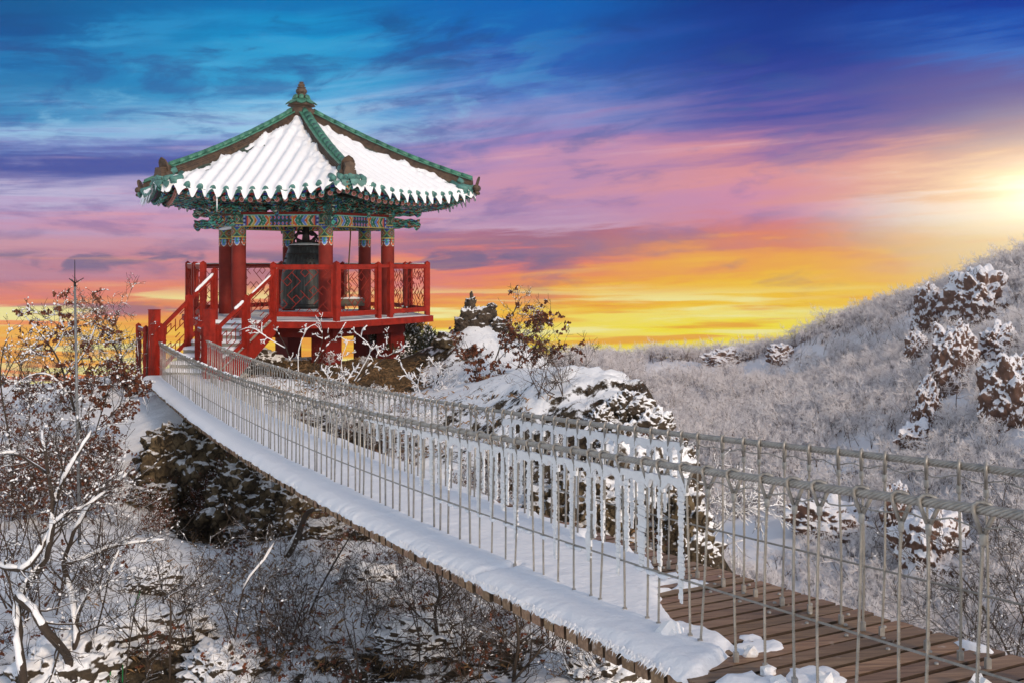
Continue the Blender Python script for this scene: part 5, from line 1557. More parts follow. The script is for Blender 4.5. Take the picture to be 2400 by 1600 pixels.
# gate posts and the short lattice fences at the bridge landing
def gate(px, Y, ztop, zbot, w, fence, label):
    p = P(px, 0, Y)
    g = thing('gate_post', (p.x, p.y, zbot), label, 'gate post', 'red gate posts at the bridge end')
    mb = MB(); mb.bar((p.x, p.y, zbot), (p.x, p.y, ztop), w, w, (0.45, 0.89, 0)); mb.bar((p.x, p.y, ztop), (p.x, p.y, ztop + 0.012), w + 0.02, w + 0.02, (0.45, 0.89, 0))
    mesh_obj('post', mb, M['red'], g)
    (x0, Y0), (x1, Y1), zt, zb_ = fence
    a, b = P(x0, 0, Y0), P(x1, 0, Y1)
    for q in (a, b): post(q, zb_ - 0.1, zt + 0.12, 0.095, g, (0.45, 0.89, 0))
    mb = MB(); d = (b - a).normalized(); d.z = 0
    a0, b0 = Vector((a.x, a.y, 0)), Vector((b.x, b.y, 0))
    mb.bar(a0 + Z * zt, b0 + Z * zt, 0.06, 0.08); mb.bar(a0 + Z * (zb_ + 0.12), b0 + Z * (zb_ + 0.12), 0.06, 0.08)
    mesh_obj('rail', mb, M['red'], g)
    mb = MB(); mb.tube([a0 + Z * (zt + 0.05), b0 + Z * (zt + 0.05)], 0.02, 6); mesh_obj('rail_snow', mb, M['snow'], g)
    lattice('lattice_panel', a0.lerp(b0, .06), b0.lerp(a0, .06), zb_ + 0.16, zt - 0.04, g, 0.15, seed=2, frame=False)
gate(362, 24.3, -1.19, -3.15, 0.20, ((342, 24.6), (324.5, 25.6), -1.72, -2.98), 'tall red square gate post left of the bridge end, with a lattice fence')
gate(491, 23.45, -1.14, -3.2, 0.19, ((478, 23.8), (463, 24.6), -1.68, -2.95), 'tall red square gate post right of the bridge end, in front of the stairs')

# ------------------------------------------------------------------ vegetation
def rot_about(d, r_, angle):
    o = d.cross(Vector((r_.uniform(-1, 1), r_.uniform(-1, 1), r_.uniform(-1, 1))))
    if o.length < 1e-3: o = d.cross(Vector((1, 0, 0)))
    return (Matrix.Rotation(angle, 3, o.normalized()) @ d).normalized()
def grow(r_, p, d, L, r, lvl, out, up=0.12, kink=0.22, kids=4, ratio=0.6, spread=(0.5, 1.0), nseg=4, rmin=0.0022):
    pts = [p.copy()]; rs = [r]
    for i in range(nseg):
        d = (d + Vector((r_.gauss(0, kink), r_.gauss(0, kink), r_.gauss(0, kink) + up))).normalized()
        p = p + d * (L / nseg); pts.append(p.copy()); rs.append(max(rmin, r * (1 - 0.75 * (i + 1) / nseg)))
    out.append((pts, rs, lvl))
    if lvl > 0:
        for k in range(kids):
            t = r_.uniform(0.25, 1.0) * nseg; i = min(int(t), nseg - 1); f = t - i
            q = pts[i].lerp(pts[i + 1], f)
            dd = (pts[i + 1] - pts[i]).normalized()
            grow(r_, q, rot_about(dd, r_, r_.uniform(*spread)), L * ratio * r_.uniform(0.7, 1.2), max(rmin, rs[i] * 0.6), lvl - 1, out, up, kink * 1.1, kids, ratio, spread, max(2, nseg - 1), rmin)
def wood_mesh(lines, mb, thick=1.0):
    for pts, rs, lvl in lines: mb.tube(pts, [x * thick for x in rs], 6 if lvl >= 3 else (4 if lvl == 2 else 3), cap=lvl >= 2)
def snow_mesh(lines, mb, r_, prob=0.5, amt=1.0, allround=False):
    for pts, rs, lvl in lines:
        if allround:
            if r_.random() > prob: continue
            w = 0.0036 * amt * r_.uniform(0.7, 1.5)
            mb.tube([p + Vector((r_.gauss(0, .001), r_.gauss(0, .001), w * 0.35)) for p in pts], [rs[i] + w * r_.uniform(.7, 1.25) for i in range(len(pts))], 5 if lvl >= 2 else 4, cap=True)
            continue
        for i in range(len(pts) - 1):
            a, b = pts[i], pts[i + 1]; L = (b - a).length
            if L < 1e-5: continue
            steep = abs(b.z - a.z) / L
            for h in (0, 1):
                if r_.random() > prob * (1.25 - steep) * (0.75 if lvl == 0 else 1.0): continue
                t0 = h * 0.5 + r_.uniform(0, .2); t1 = t0 + r_.uniform(0.2, 0.5)
                w = (0.42 * rs[i] + 0.0052 * r_.uniform(0.6, 1.6)) * amt
                if r_.random() < 0.12: w *= 1.6
                o = Vector((0, 0, rs[i] * 0.6 + w * 0.4))
                p0, p1 = a.lerp(b, t0) + o, a.lerp(b, min(t1, 1)) + o
                m1 = p0.lerp(p1, r_.uniform(.25, .45)) + Vector((r_.gauss(0, .2), r_.gauss(0, .2), r_.uniform(.1, .4))) * w
                m2 = p0.lerp(p1, r_.uniform(.6, .8)) + Vector((r_.gauss(0, .2), r_.gauss(0, .2), r_.uniform(.0, .4))) * w
                mb.tube([p0, m1, m2, p1], [w * .5, w * r_.uniform(.9, 1.3), w * r_.uniform(.7, 1.2), w * .5], 5 if w > 0.010 else 4, cap=True)
def leaf_mesh(lines, mb, r_, prob=0.5, size=0.06, per=3):
    for pts, rs, lvl in lines:
        if lvl > 1 or r_.random() > prob: continue
        for _ in range(per):
            p = pts[-1].lerp(pts[0], r_.uniform(0, .7)); s = size * r_.uniform(0.6, 1.3)
            d = Vector((r_.gauss(0, .6), r_.gauss(0, .6), r_.gauss(-0.6, .5))).normalized(); x = d.cross(Vector((r_.gauss(0, 1), r_.gauss(0, 1), .4))).normalized(); n_ = x.cross(d)
            w = s * 0.36
            mb.add([p, p + d * s * .3 + x * w + n_ * w * .5, p + d * s * .55 + x * w * .55, p + d * s * .8 + x * w * .7 + n_ * w * .3, p + d * s, p + d * s * .75 - x * w * .8 + n_ * w * .4, p + d * s * .5 - x * w * .5, p + d * s * .28 - x * w + n_ * w * .5], [(0, 1, 2, 6, 7), (2, 3, 4, 5, 6)])
def shrub_proto(kind, seed):
    r_ = random.Random(seed); lines = []
    if kind == 'bare':
        for _ in range(5): grow(r_, Vector((r_.gauss(0, .07), r_.gauss(0, .07), -.05)), Vector((r_.gauss(0, .45), r_.gauss(0, .45), 1)).normalized(), r_.uniform(.6, 1.0), 0.011, 3, lines, .10, .2, 3, .58)
        cfg = (0.04, 0.9, 0.03)
    elif kind == 'thick':
        for _ in range(7): grow(r_, Vector((r_.gauss(0, .1), r_.gauss(0, .1), -.05)), Vector((r_.gauss(0, .7), r_.gauss(0, .7), 1)).normalized(), r_.uniform(.45, .8), 0.008, 3, lines, .06, .3, 3, .6)
        cfg = (0.05, 0.9, 0.14)
    elif kind == 'sapling':
        grow(r_, Vector((0, 0, -.1)), Vector((r_.gauss(0, .15), r_.gauss(0, .15), 1)).normalized(), 1.35, 0.020, 4, lines, .09, .16, 4, .50, (0.5, 0.95), 6)
        cfg = (0.05, 0.95, 0.0)
    elif kind == 'snowy':
        for _ in range(6): grow(r_, Vector((r_.gauss(0, .1), r_.gauss(0, .1), -.05)), Vector((r_.gauss(0, .6), r_.gauss(0, .6), 1)).normalized(), r_.uniform(.5, .85), 0.009, 3, lines, .05, .27, 4, .55)
        cfg = (0.36, 1.8, 0.10)
    elif kind == 'leafy':
        for _ in range(5): grow(r_, Vector((r_.gauss(0, .08), r_.gauss(0, .08), -.05)), Vector((r_.gauss(0, .5), r_.gauss(0, .5), 1)).normalized(), r_.uniform(.6, .95), 0.010, 3, lines, .08, .22, 4, .56)
        cfg = (0.20, 1.6, 0.38)
    elif kind == 'rime':
        for _ in range(4): grow(r_, Vector((r_.gauss(0, .06), r_.gauss(0, .06), -.05)), Vector((r_.gauss(0, .6), r_.gauss(0, .6), 1)).normalized(), r_.uniform(.55, .9), 0.010, 3, lines, .06, .25, 4, .55)
        cfg = (0.95, 1.25, 0.0)
    return lines, cfg
PLANT_NAMES = {'bare': 'bare_shrub', 'thick': 'twiggy_shrub', 'sapling': 'bare_sapling', 'snowy': 'snowy_shrub', 'leafy': 'brown_leaved_shrub', 'rime': 'rime_coated_shrub'}
PROTO = {}
def make_plant(kind, seed):
    lines, (ps, am, pl) = shrub_proto(kind, seed)
    r_ = random.Random(seed + 1)
    mb = MB(); wood_mesh(lines, mb)
    o = mesh_obj(PLANT_NAMES[kind], mb, M['bark' if kind == 'sapling' else 'twig'], None, (0, 0, 0))
    sb = MB(); snow_mesh(lines, sb, r_, ps, am, kind == 'rime')
    mesh_obj('clinging_snow', sb, M['frost'], o)['kind'] = 'stuff'
    if pl:
        lb = MB(); leaf_mesh(lines, lb, r_, pl, 0.058, 3); mesh_obj('dead_leaves', lb, M['leaf'], o)['kind'] = 'stuff'
    return o
for kind, n in (('bare', 3), ('thick', 3), ('sapling', 3), ('snowy', 3), ('leafy', 3), ('rime', 2)):
    PROTO[kind] = [[make_plant(kind, 200 + 17 * i + len(kind) * 31), False] for i in range(n)]

_yy = np.linspace(5.2, 46, 420)
def hit(px, py):
    """ground point seen at (px, py)"""
    X = (px - 1200) / FPX * _yy; zr = (HOR - py) / FPX * _yy
    g = ground_z(X, _yy)
    i = np.argmax(g > zr)
    if g[i] <= zr[i]: return None
    return Vector((X[i], _yy[i], g[i]))
def put(kind, loc, sc, rz, label, group):
    lst = PROTO[kind]; ent = rnd.choice(lst)
    if not ent[1]:
        o = ent[0]; ent[1] = True; o.location = loc; o.rotation_euler = (0, 0, rz); o.scale = (sc,) * 3
    else: o = dup(ent[0], loc, rz, sc)
    tag(o, label, 'shrub' if kind != 'sapling' else 'sapling', group)
    return o
def deck_row(px):
    """row of the deck's left edge at column px, so that shrubs stay below it"""
    best = None
    for q in np.linspace(4.4, 23.9, 60):
        p = deckp(q, -.05, -.1); x = 1200 + p.x / p.y * FPX
        if best is None or abs(x - px) < best[0]: best = (abs(x - px), HOR - p.z / p.y * FPX, q)
    return best
def scatter(n, x0, x1, y0, y1, kinds, s0, s1, where, below_deck=False):
    placed = 0; tries = 0
    while placed < n and tries < n * 8:
        tries += 1
        px, py = rnd.uniform(x0, x1), rnd.uniform(y0, y1)
        loc = hit(px, py)
        if loc is None: continue
        sc = rnd.uniform(s0, s1)
        # keep clear of the deck and the stairs
        lt = (Vector((loc.x, loc.y, 0)) - Vector((xn(loc.y) - 0.34, loc.y, 0))).dot(NB)
        if loc.y < 24 and -0.8 * sc < lt < WID + 0.75 * sc:
            room = zdeck(loc.y) - 0.12 - loc.z
            if room < 0.25: continue
            sc = min(sc, room / 2.1)
        if (Vector((loc.x, loc.y)) - Vector((-7.0, 25.2))).length < 1.7: continue
        dpav = (Vector((loc.x, loc.y)) - Vector((CX, CY))).length
        if dpav < 4.2:
            sc = min(sc, 0.5)
        k = rnd.choice(kinds)
        adj = {'bare': 'bare dark shrub', 'thick': 'dense brown twiggy shrub', 'sapling': 'thin bare sapling', 'snowy': 'shrub loaded with snow', 'leafy': 'shrub with hanging brown leaves', 'rime': 'shrub coated in rime'}[k]
        o = put(k, loc - Vector((0, 0, 0.03)), sc, rnd.uniform(0, 6.28), adj + ' ' + where, PLANT_NAMES[k].replace('_', ' ') + 's ' + where)
        o.rotation_euler = (rnd.gauss(0, .12), rnd.gauss(0, .12), rnd.uniform(0, 6.28))
        placed += 1
scatter(32, 280, 1650, 1440, 1680, ['bare', 'thick', 'bare', 'thick', 'sapling'], 0.55, 0.95, 'in the thicket under the bridge')
scatter(16, 480, 1300, 1290, 1420, ['bare', 'thick', 'thick', 'bare'], 0.5, 0.85, 'on the snow slope under the middle of the bridge')
scatter(44, 330, 950, 1080, 1300, ['thick', 'leafy', 'thick', 'thick'], 0.4, 0.7, 'among the brown rocks under the bridge')
scatter(6, -60, 170, 960, 1050, ['leafy', 'snowy', 'leafy'], 0.6, 0.9, 'on the left slope round the lightning rod')
scatter(22, -60, 270, 1060, 1250, ['leafy', 'snowy', 'leafy', 'bare'], 0.65, 1.1, 'on the left slope round the lightning rod')
scatter(8, -60, 260, 1300, 1660, ['bare', 'thick'], 0.7, 1.1, 'at the lower left beside the snowy trunks')
scatter(34, 560, 1010, 925, 1130, ['snowy', 'rime', 'thick', 'thick'], 0.3, 0.6, 'on the slope between pavilion and handrail')
scatter(34, 950, 1600, 1050, 1330, ['thick', 'snowy', 'bare', 'thick'], 0.4, 0.7, 'behind the frosted stretch of railing')
scatter(11, 0, 310, 885, 915, ['bare', 'sapling', 'bare'], 0.75, 1.05, 'on the left skyline')
scatter(3, 1220, 1340, 880, 940, ['bare', 'thick', 'bare'], 0.6, 0.95, 'on the right flank of the snowy knoll')
scatter(6, 600, 930, 850, 875, ['bare', 'rime'], 0.25, 0.4, 'beside the red piers of the pavilion')
scatter(5, 1380, 1560, 925, 1010, ['bare'], 0.25, 0.4, 'on the snow cap of the big boulder')

# trees whose main limbs are traced one by one
def traced(name, label, limbs, Y, base, cat='tree', twig=(5, 0.45, 2), snow=(0.6, 1.2), leaves=0.0, seed=1, rime=False, limb_snow=0.0, jitter=0.5, up=0.05, group=None, rmin=0.003, kids=3, leaf=0.09):
    r_ = random.Random(seed); lines = []
    for pts_px, ra, rb in limbs:
        ph = [r_.uniform(0, 6), r_.uniform(0, 6)]
        n = len(pts_px); pts = []
        for i, q in enumerate(pts_px):
            px, py = q[0], q[1]; dy = q[2] if len(q) > 2 else math.sin(i * 1.1 + ph[0]) * jitter * 0.3
            pts.append(P(px, py, Y + dy))
        if not lines or (pts[0] - root0).length < 0.35:
            if not lines: root0 = pts[0].copy()
            g0 = gz(pts[0].x, pts[0].y)
            if pts[0].z > g0 - 0.04: pts.insert(0, Vector((pts[0].x + r_.uniform(-.02, .02), pts[0].y, g0 - 0.08))); n += 1
        # smooth the trace
        fine = []
        for i in range(n - 1):
            p0, p1, p2, p3 = pts[max(i - 1, 0)], pts[i], pts[i + 1], pts[min(i + 2, n - 1)]
            for t in (0, .34, .67):
                fine.append(0.5 * ((2 * p1) + (p2 - p0) * t + (2 * p0 - 5 * p1 + 4 * p2 - p3) * t * t + (3 * p1 - p0 - 3 * p2 + p3) * t ** 3) + Vector((r_.gauss(0, .25), r_.gauss(0, .25), r_.gauss(0, .25))) * ra * 0.5)
        fine.append(pts[-1])
        rs = [ra + (rb - ra) * i / (len(fine) - 1) for i in range(len(fine))]
        lines.append((fine, rs, 4))
        nt, tl, lv = twig
        for k in range(nt):
            t = r_.uniform(0.2, 1.0) * (len(fine) - 1); i = min(int(t), len(fine) - 2)
            q = fine[i].lerp(fine[i + 1], t - i); dd = (fine[i + 1] - fine[i]).normalized()
            grow(r_, q, rot_about(dd, r_, r_.uniform(0.4, 1.1)), tl * r_.uniform(0.5, 1.2), max(rmin, min(rs[i] * .5, 0.012)), lv, lines, up, .2, kids, .6, rmin=rmin)
    for pts, rs, lvl in lines:
        for p in pts:
            lt = (Vector((p.x, p.y, 0)) - Vector((xn(p.y) - 0.34, p.y, 0))).dot(NB)
            if p.y < 24 and -0.12 < lt < WID + 0.12:
                lim = zdeck(p.y - 0.44 * lt) - 0.16
                if lim < p.z < lim + 1.5: p.z = lim - 0.10 * (p.z - lim)
    mb = MB()
    for pts, rs, lvl in lines: mb.tube(pts, rs, 9 if lvl == 4 and rs[0] > .03 else (5 if lvl >= 2 else 3), cap=lvl >= 3)
    o = mesh_obj(name, mb, M['bark'], None, base)
    sb = MB()
    tw = [l for l in lines if l[2] < 4]; big = [l for l in lines if l[2] == 4]
    snow_mesh(tw, sb, r_, snow[0] * (0.7 if rime else 1), snow[1], rime)
    if rime: snow_mesh(tw, sb, r_, 0.45, 1.5)
    if rime: snow_mesh(big, sb, r_, 0.35, 0.9, True); snow_mesh(big, sb, r_, 0.7, 1.3)
    if limb_snow:
        for pts, rs, lvl in big:
            i = 0
            while i < len(pts) - 2:
                m = r_.randint(3, 6); seg = pts[i:i + m]
                steep = abs(seg[-1].z - seg[0].z) / max((seg[-1] - seg[0]).length, 1e-4)
                if len(seg) > 2 and r_.random() < limb_snow * (1.35 - steep * 0.7):
                    w = rs[i] * 0.6 + 0.010
                    pp = [q + Vector((-0.25 * w * steep, -0.35 * w, rs[i] * 0.55 + w * 0.25 + r_.uniform(-.1, .1) * w)) for q in seg]
                    sb.tube(pp, [w * 0.45] + [w * r_.uniform(.8, 1.15) for _ in seg[1:-1]] + [w * 0.4], 8)
                i += m - 1
    mesh_obj('clinging_snow', sb, M['frost'], o)['kind'] = 'stuff'
    if leaves:
        lb = MB(); leaf_mesh(tw, lb, r_, leaves, leaf, 4); mesh_obj('dead_leaves', lb, M['leaf'], o)['kind'] = 'stuff'
    tag(o, label, cat, group)
    return o
b0 = Vector((P(40, 1500, 9.6).x, 9.6, gz(P(40, 1500, 9.6).x, 9.6)))
traced('leaning_tree', 'leaning tree with a thick snow-loaded trunk at the lower left edge', [
    ([(60, 1680), (48, 1560), (40, 1480), (44, 1400), (75, 1355), (105, 1310), (122, 1245), (124, 1170), (110, 1090), (100, 1010)], 0.050, 0.012),
    ([(44, 1395), (80, 1430), (112, 1480), (146, 1520), (168, 1568), (178, 1640)], 0.044, 0.038),
    ([(-60, 1290), (-10, 1318), (30, 1332), (70, 1322), (105, 1270), (128, 1225)], 0.03, 0.02),
    ([(124, 1185), (150, 1120), (185, 1060), (215, 1010)], 0.022, 0.008),
    ([(115, 1110), (70, 1080), (30, 1060), (-20, 1065)], 0.018, 0.008),
    ([(122, 1230), (160, 1200), (200, 1185), (250, 1150)], 0.014, 0.006)], 9.6, b0, twig=(9, 0.55, 2), snow=(0.16, 1.2), limb_snow=0.85, seed=5, rmin=0.0024, kids=3)
b0 = Vector((P(185, 1600, 10.2).x, 10.2, gz(P(185, 1600, 10.2).x, 10.2)))
traced('forked_tree', 'crooked dark tree with patchy snow standing in front of the small red box', [
    ([(196, 1680), (186, 1590), (180, 1510), (176, 1440), (164, 1375), (150, 1320), (160, 1285), (185, 1225), (222, 1165), (262, 1115)], 0.042, 0.010),
    ([(152, 1322), (200, 1306), (255, 1282), (320, 1270), (385, 1264)], 0.020, 0.005),
    ([(176, 1450), (200, 1400), (235, 1370), (300, 1350)], 0.010, 0.004),
    ([(180, 1640), (215, 1520), (243, 1410), (258, 1340), (280, 1290)], 0.013, 0.005)], 10.2, b0, twig=(10, 0.6, 2), snow=(0.12, 1.0), limb_snow=0.6, seed=9, rmin=0.0024, kids=3)
for i, (lab, limbs, Y) in enumerate([
    ('bare sapling with a curved trunk in the thicket right of the green ropes', [([(395, 1700), (398, 1560), (400, 1420), (396, 1395), (440, 1375), (490, 1330), (510, 1300)], 0.014, 0.005), ([(398, 1500), (440, 1420), (470, 1370)], .008, .003)], 10.4),
    ('slender bare sapling leaning right below the middle of the bridge', [([(500, 1700), (545, 1520), (570, 1380), (620, 1310), (650, 1260)], 0.014, 0.005), ([(550, 1500), (520, 1420), (500, 1380)], .008, .003)], 11.0),
    ('dark bare tree rising under the bridge deck, nearest the thick snowy log', [([(640, 1700), (690, 1540), (740, 1400), (800, 1290), (850, 1215)], 0.022, 0.006), ([(700, 1530), (650, 1440), (640, 1390)], .010, .004), ([(740, 1400), (790, 1380), (830, 1330)], .010, .004)], 12.0),
    ('dark crooked tree below the deck with its crown against the planks', [([(1030, 1700), (1035, 1560), (1020, 1440), (1030, 1390), (1018, 1320)], 0.028, 0.010), ([(1035, 1580), (1090, 1500), (1150, 1440)], .014, .004), ([(1025, 1480), (960, 1420), (930, 1380)], .012, .004)], 10.6),
    ('forked bare tree in front of the nearest stones under the bridge', [([(1195, 1720), (1205, 1580), (1215, 1500), (1208, 1440)], 0.024, 0.012), ([(1205, 1590), (1270, 1520), (1310, 1490)], .016, .005), ([(1212, 1520), (1160, 1470), (1130, 1440)], .010, .004)], 9.8),
    ('thin bare sapling near the planks at the bottom of the picture', [([(1380, 1720), (1400, 1620), (1420, 1570)], 0.012, 0.005), ([(1390, 1650), (1340, 1580), (1320, 1540)], .008, .003)], 9.4)]):
    px = limbs[0][0][0][0]
    b = P(px, 1700, Y); b.z = gz(b.x, b.y)
    traced('bare_tree', lab, limbs, Y, b, twig=(10, 0.5, 3), snow=(0.06, 0.9), limb_snow=0.15, seed=40 + i, rmin=0.0024, kids=2)
for i in range(16):
    r_ = random.Random(900 + i)
    px0 = 260 + 82 * i + r_.uniform(-25, 25); Y0 = r_.uniform(9.6, 11.6)
    h = r_.uniform(170, 330); ln = r_.uniform(-70, 110)
    yt = max(1640 - h, deck_row(min(max(px0 + ln, 380), 1560))[0] + 25) if px0 > 380 else 1640 - h
    mid = (px0 + ln * .35 + r_.uniform(-15, 15), 1640 - (1640 - yt) * .5)
    limbs = [([(px0, 1700), (px0 + ln * .1, 1640), mid, (px0 + ln, yt)], r_.uniform(.010, .017), .004), ([mid, (mid[0] - ln * .5 - 30, mid[1] - 60), (mid[0] - ln * .6 - 45, mid[1] - 110)], .008, .003)]
    b = P(px0, 1700, Y0); b.z = gz(b.x, b.y)
    traced('bare_sapling', 'thin dark bare sapling in the thicket along the bottom edge', limbs, Y0, b, 'sapling', twig=(7, 0.42, 3), snow=(0.04, 0.9), limb_snow=0.1, seed=920 + i, rmin=0.0026, kids=2, group='thin saplings along the bottom edge')
traced('snowy_log', 'leaning dark trunk with a strip of snow along it below the deck', [([(655, 1330), (690, 1270), (715, 1210), (735, 1190)], 0.055, 0.03)], 14.2, P(655, 1330, 14.2), 'tree trunk', twig=(3, 0.4, 2), limb_snow=0.9, seed=60)
# brown-leaved oaks on the left skyline
traced('oak_tree', 'leaning young oak with brown leaves and snow, farthest left against the sunset', [
    ([(190, 1010), (165, 930), (140, 850), (105, 795), (62, 745)], 0.035, 0.008), ([(165, 930), (120, 880), (70, 880), (35, 905)], 0.018, 0.005), ([(150, 880), (190, 840), (215, 790), (225, 765)], 0.016, 0.005), ([(125, 825), (150, 780), (140, 745)], .012, .004)],
    20.0, P(190, 1010, 20), twig=(9, 0.55, 2), snow=(0.4, 1.5), leaves=0.22, seed=71, limb_snow=.7, rmin=.004, kids=4)
traced('bare_tree', 'bare arching tree behind the lightning rod on the left skyline', [
    ([(300, 910), (285, 850), (262, 800), (235, 770), (180, 745)], 0.028, 0.007), ([(290, 870), (280, 800), (270, 745), (285, 720)], 0.016, 0.005), ([(260, 800), (240, 750), (205, 725)], .012, .004), ([(300, 905), (312, 850), (310, 800)], .012, .004), ([(240, 778), (220, 800), (180, 790)], .01, .004)],
    24.0, P(300, 910, 24), twig=(10, 0.6, 2), snow=(0.3, 0.9), seed=72, rmin=.004, kids=4)
traced('snowy_bush', 'near bare bush with snow on its forks at the left edge of the picture', [
    ([(30, 1080), (10, 960), (0, 880), (10, 810), (22, 790)], 0.018, 0.006), ([(5, 900), (30, 850), (50, 820)], .01, .004), ([(30, 1080), (70, 980), (60, 900)], .012, .004)],
    15.0, P(30, 1080, 15), 'bush', twig=(7, 0.45, 2), snow=(0.35, 1.4), seed=73, rmin=.003)
traced('oak_tree', 'snow-laden oak bush with brown leaves below the left skyline beside the rod', [
    ([(215, 1060), (230, 990), (250, 930), (260, 890)], 0.02, 0.006), ([(215, 1060), (190, 990), (195, 930)], 0.016, 0.005), ([(230, 1000), (280, 950), (290, 905)], .014, .005)],
    19.0, P(215, 1060, 19), twig=(8, 0.5, 2), snow=(0.45, 1.8), leaves=0.5, seed=74, rmin=.004, kids=4)
# oak sapling on the knoll right of the pavilion
traced('oak_sapling', 'oak sapling with clusters of rust-brown leaves on the snowy knoll right of the pavilion', [
    ([(1118, 975), (1140, 900), (1165, 830), (1190, 760), (1215, 712)], 0.022, 0.006), ([(1122, 970), (1170, 900), (1225, 850), (1265, 800), (1290, 775)], 0.018, 0.006),
    ([(1130, 930), (1115, 860), (1090, 800)], 0.014, 0.005), ([(1180, 940), (1240, 880), (1300, 840), (1345, 830)], 0.018, 0.006), ([(1150, 870), (1180, 830), (1240, 790), (1270, 770)], .012, .005)],
    22.6, P(1118, 975, 22.6), twig=(10, 0.55, 2), snow=(0.12, 1.2), leaves=0.42, seed=75, rmin=.004, kids=3, leaf=0.105)
traced('bare_tree', 'bare grey shrub fanning out on the right slope of the knoll', [
    ([(1290, 960), (1330, 900), (1370, 860), (1390, 840)], 0.012, 0.004), ([(1280, 960), (1290, 890), (1300, 850)], 0.012, 0.004), ([(1295, 960), (1360, 920), (1420, 900)], 0.010, 0.004), ([(1290, 950), (1330, 920), (1350, 880)], .01, .004)],
    21.5, P(1290, 960, 21.5), 'bush', twig=(7, 0.42, 2), snow=(0.08, 0.8), seed=76, rmin=.0035)
traced('bare_tree', 'tall thin bare tree with frosted tips behind the oak sapling', [
    ([(1180, 860), (1190, 790), (1205, 730), (1222, 695)], 0.012, 0.004), ([(1190, 800), (1225, 750), (1240, 735)], .008, .004), ([(1200, 800), (1260, 785)], .007, .004)],
    25.5, P(1180, 860, 25.5), twig=(9, 0.45, 2), snow=(0.4, 0.9), seed=77, rmin=.004)
# white rime saplings before the platform
traced('rime_sapling', 'sapling coated in thick white rime in front of the pavilion piers', [
    ([(690, 975), (684, 890), (676, 830), (655, 785), (640, 762)], 0.016, 0.006), ([(688, 940), (728, 870), (755, 800), (748, 735)], 0.012, 0.005), ([(668, 815), (625, 790), (590, 768), (560, 775)], 0.010, 0.005), ([(700, 900), (700, 820), (720, 770)], .009, .004), ([(735, 850), (775, 800), (800, 790)], .009, .004)],
    24.2, P(690, 975, 24.2), 'sapling', twig=(5, 0.26, 2), snow=(0.8, 1.35), seed=81, rime=True, rmin=.004, kids=2)
traced('rime_sapling', 'low rime-covered sapling spreading right below the pavilion corner', [
    ([(815, 915), (850, 860), (868, 815), (840, 785)], 0.012, 0.005), ([(815, 915), (885, 850), (945, 815)], 0.012, 0.006), ([(840, 880), (900, 820), (905, 805)], .01, .005), ([(815, 910), (800, 850), (815, 800)], .01, .004)],
    24.4, P(815, 915, 24.4), 'sapling', twig=(6, 0.26, 2), snow=(0.95, 2.2), seed=82, rime=True, rmin=.004, kids=2)
traced('rime_sapling', 'snow-laden twig by the foot of the left gate post', [
    ([(345, 960), (352, 925), (372, 890), (395, 862)], 0.012, 0.006), ([(345, 955), (330, 915), (325, 880)], .01, .005), ([(350, 930), (362, 900), (360, 878)], .01, .005)],
    22.8, P(345, 960, 22.8), 'sapling', twig=(5, 0.25, 1), snow=(0.95, 2.4), seed=83, rime=True, rmin=.004)
for i, (lab, limbs, Y) in enumerate([
    ('white rimed branch arching over the knoll slope behind the handrail', [([(965, 970), (985, 930), (975, 900), (950, 880)], 0.01, 0.005), ([(975, 940), (1010, 920), (1030, 915)], .01, .005)], 23.0),
    ('white rimed bush left of the snowy knoll', [([(1020, 910), (1030, 880), (1020, 855)], 0.01, 0.005), ([(1020, 910), (1050, 890), (1070, 885)], .01, .005)], 24.0),
    ('small rimed shrub below the platform edge', [([(770, 930), (765, 900), (780, 870)], 0.01, 0.005), ([(770, 925), (800, 900), (815, 890)], .01, .005)], 22.6)]):
    traced('rime_sapling', lab, limbs, Y, P(limbs[0][0][0][0], limbs[0][0][0][1], Y), 'sapling', twig=(7, 0.35, 2), snow=(0.95, 1.8), seed=90 + i, rime=True, rmin=.004)
# dark twigs at the lower right, growing from the slope beyond the bridge
b = P(2460, 2100, 9.5); b.z = gz(b.x, b.y)
traced('bare_tree', 'bare dark tree with fine branches at the lower right beyond the bridge', [
    ([(2470, 1900), (2440, 1700), (2380, 1560), (2320, 1450), (2270, 1370), (2230, 1330)], 0.020, 0.005), ([(2440, 1700), (2420, 1540), (2390, 1420), (2350, 1340)], 0.014, 0.004), ([(2400, 1600), (2330, 1560), (2260, 1500)], .010, .004), ([(2380, 1550), (2400, 1450), (2430, 1350)], .010, .004)],
    9.5, P(2470, 1900, 9.5), twig=(10, 0.6, 3), snow=(0.04, 0.8), seed=95, rmin=.0025)
traced('frosted_branch', 'frosted bare tree reaching out of the valley just behind the railing', [
    ([(1600, 1500), (1640, 1300), (1665, 1180), (1720, 1150)], 0.02, 0.006), ([(1650, 1260), (1720, 1200), (1790, 1190)], .012, .004), ([(1640, 1300), (1690, 1230), (1700, 1160)], .012, .004)],
    18.5, P(1600, 1500, 18.5), twig=(8, 0.7, 2), snow=(0.8, 1.2), seed=96, rime=True, rmin=.004)

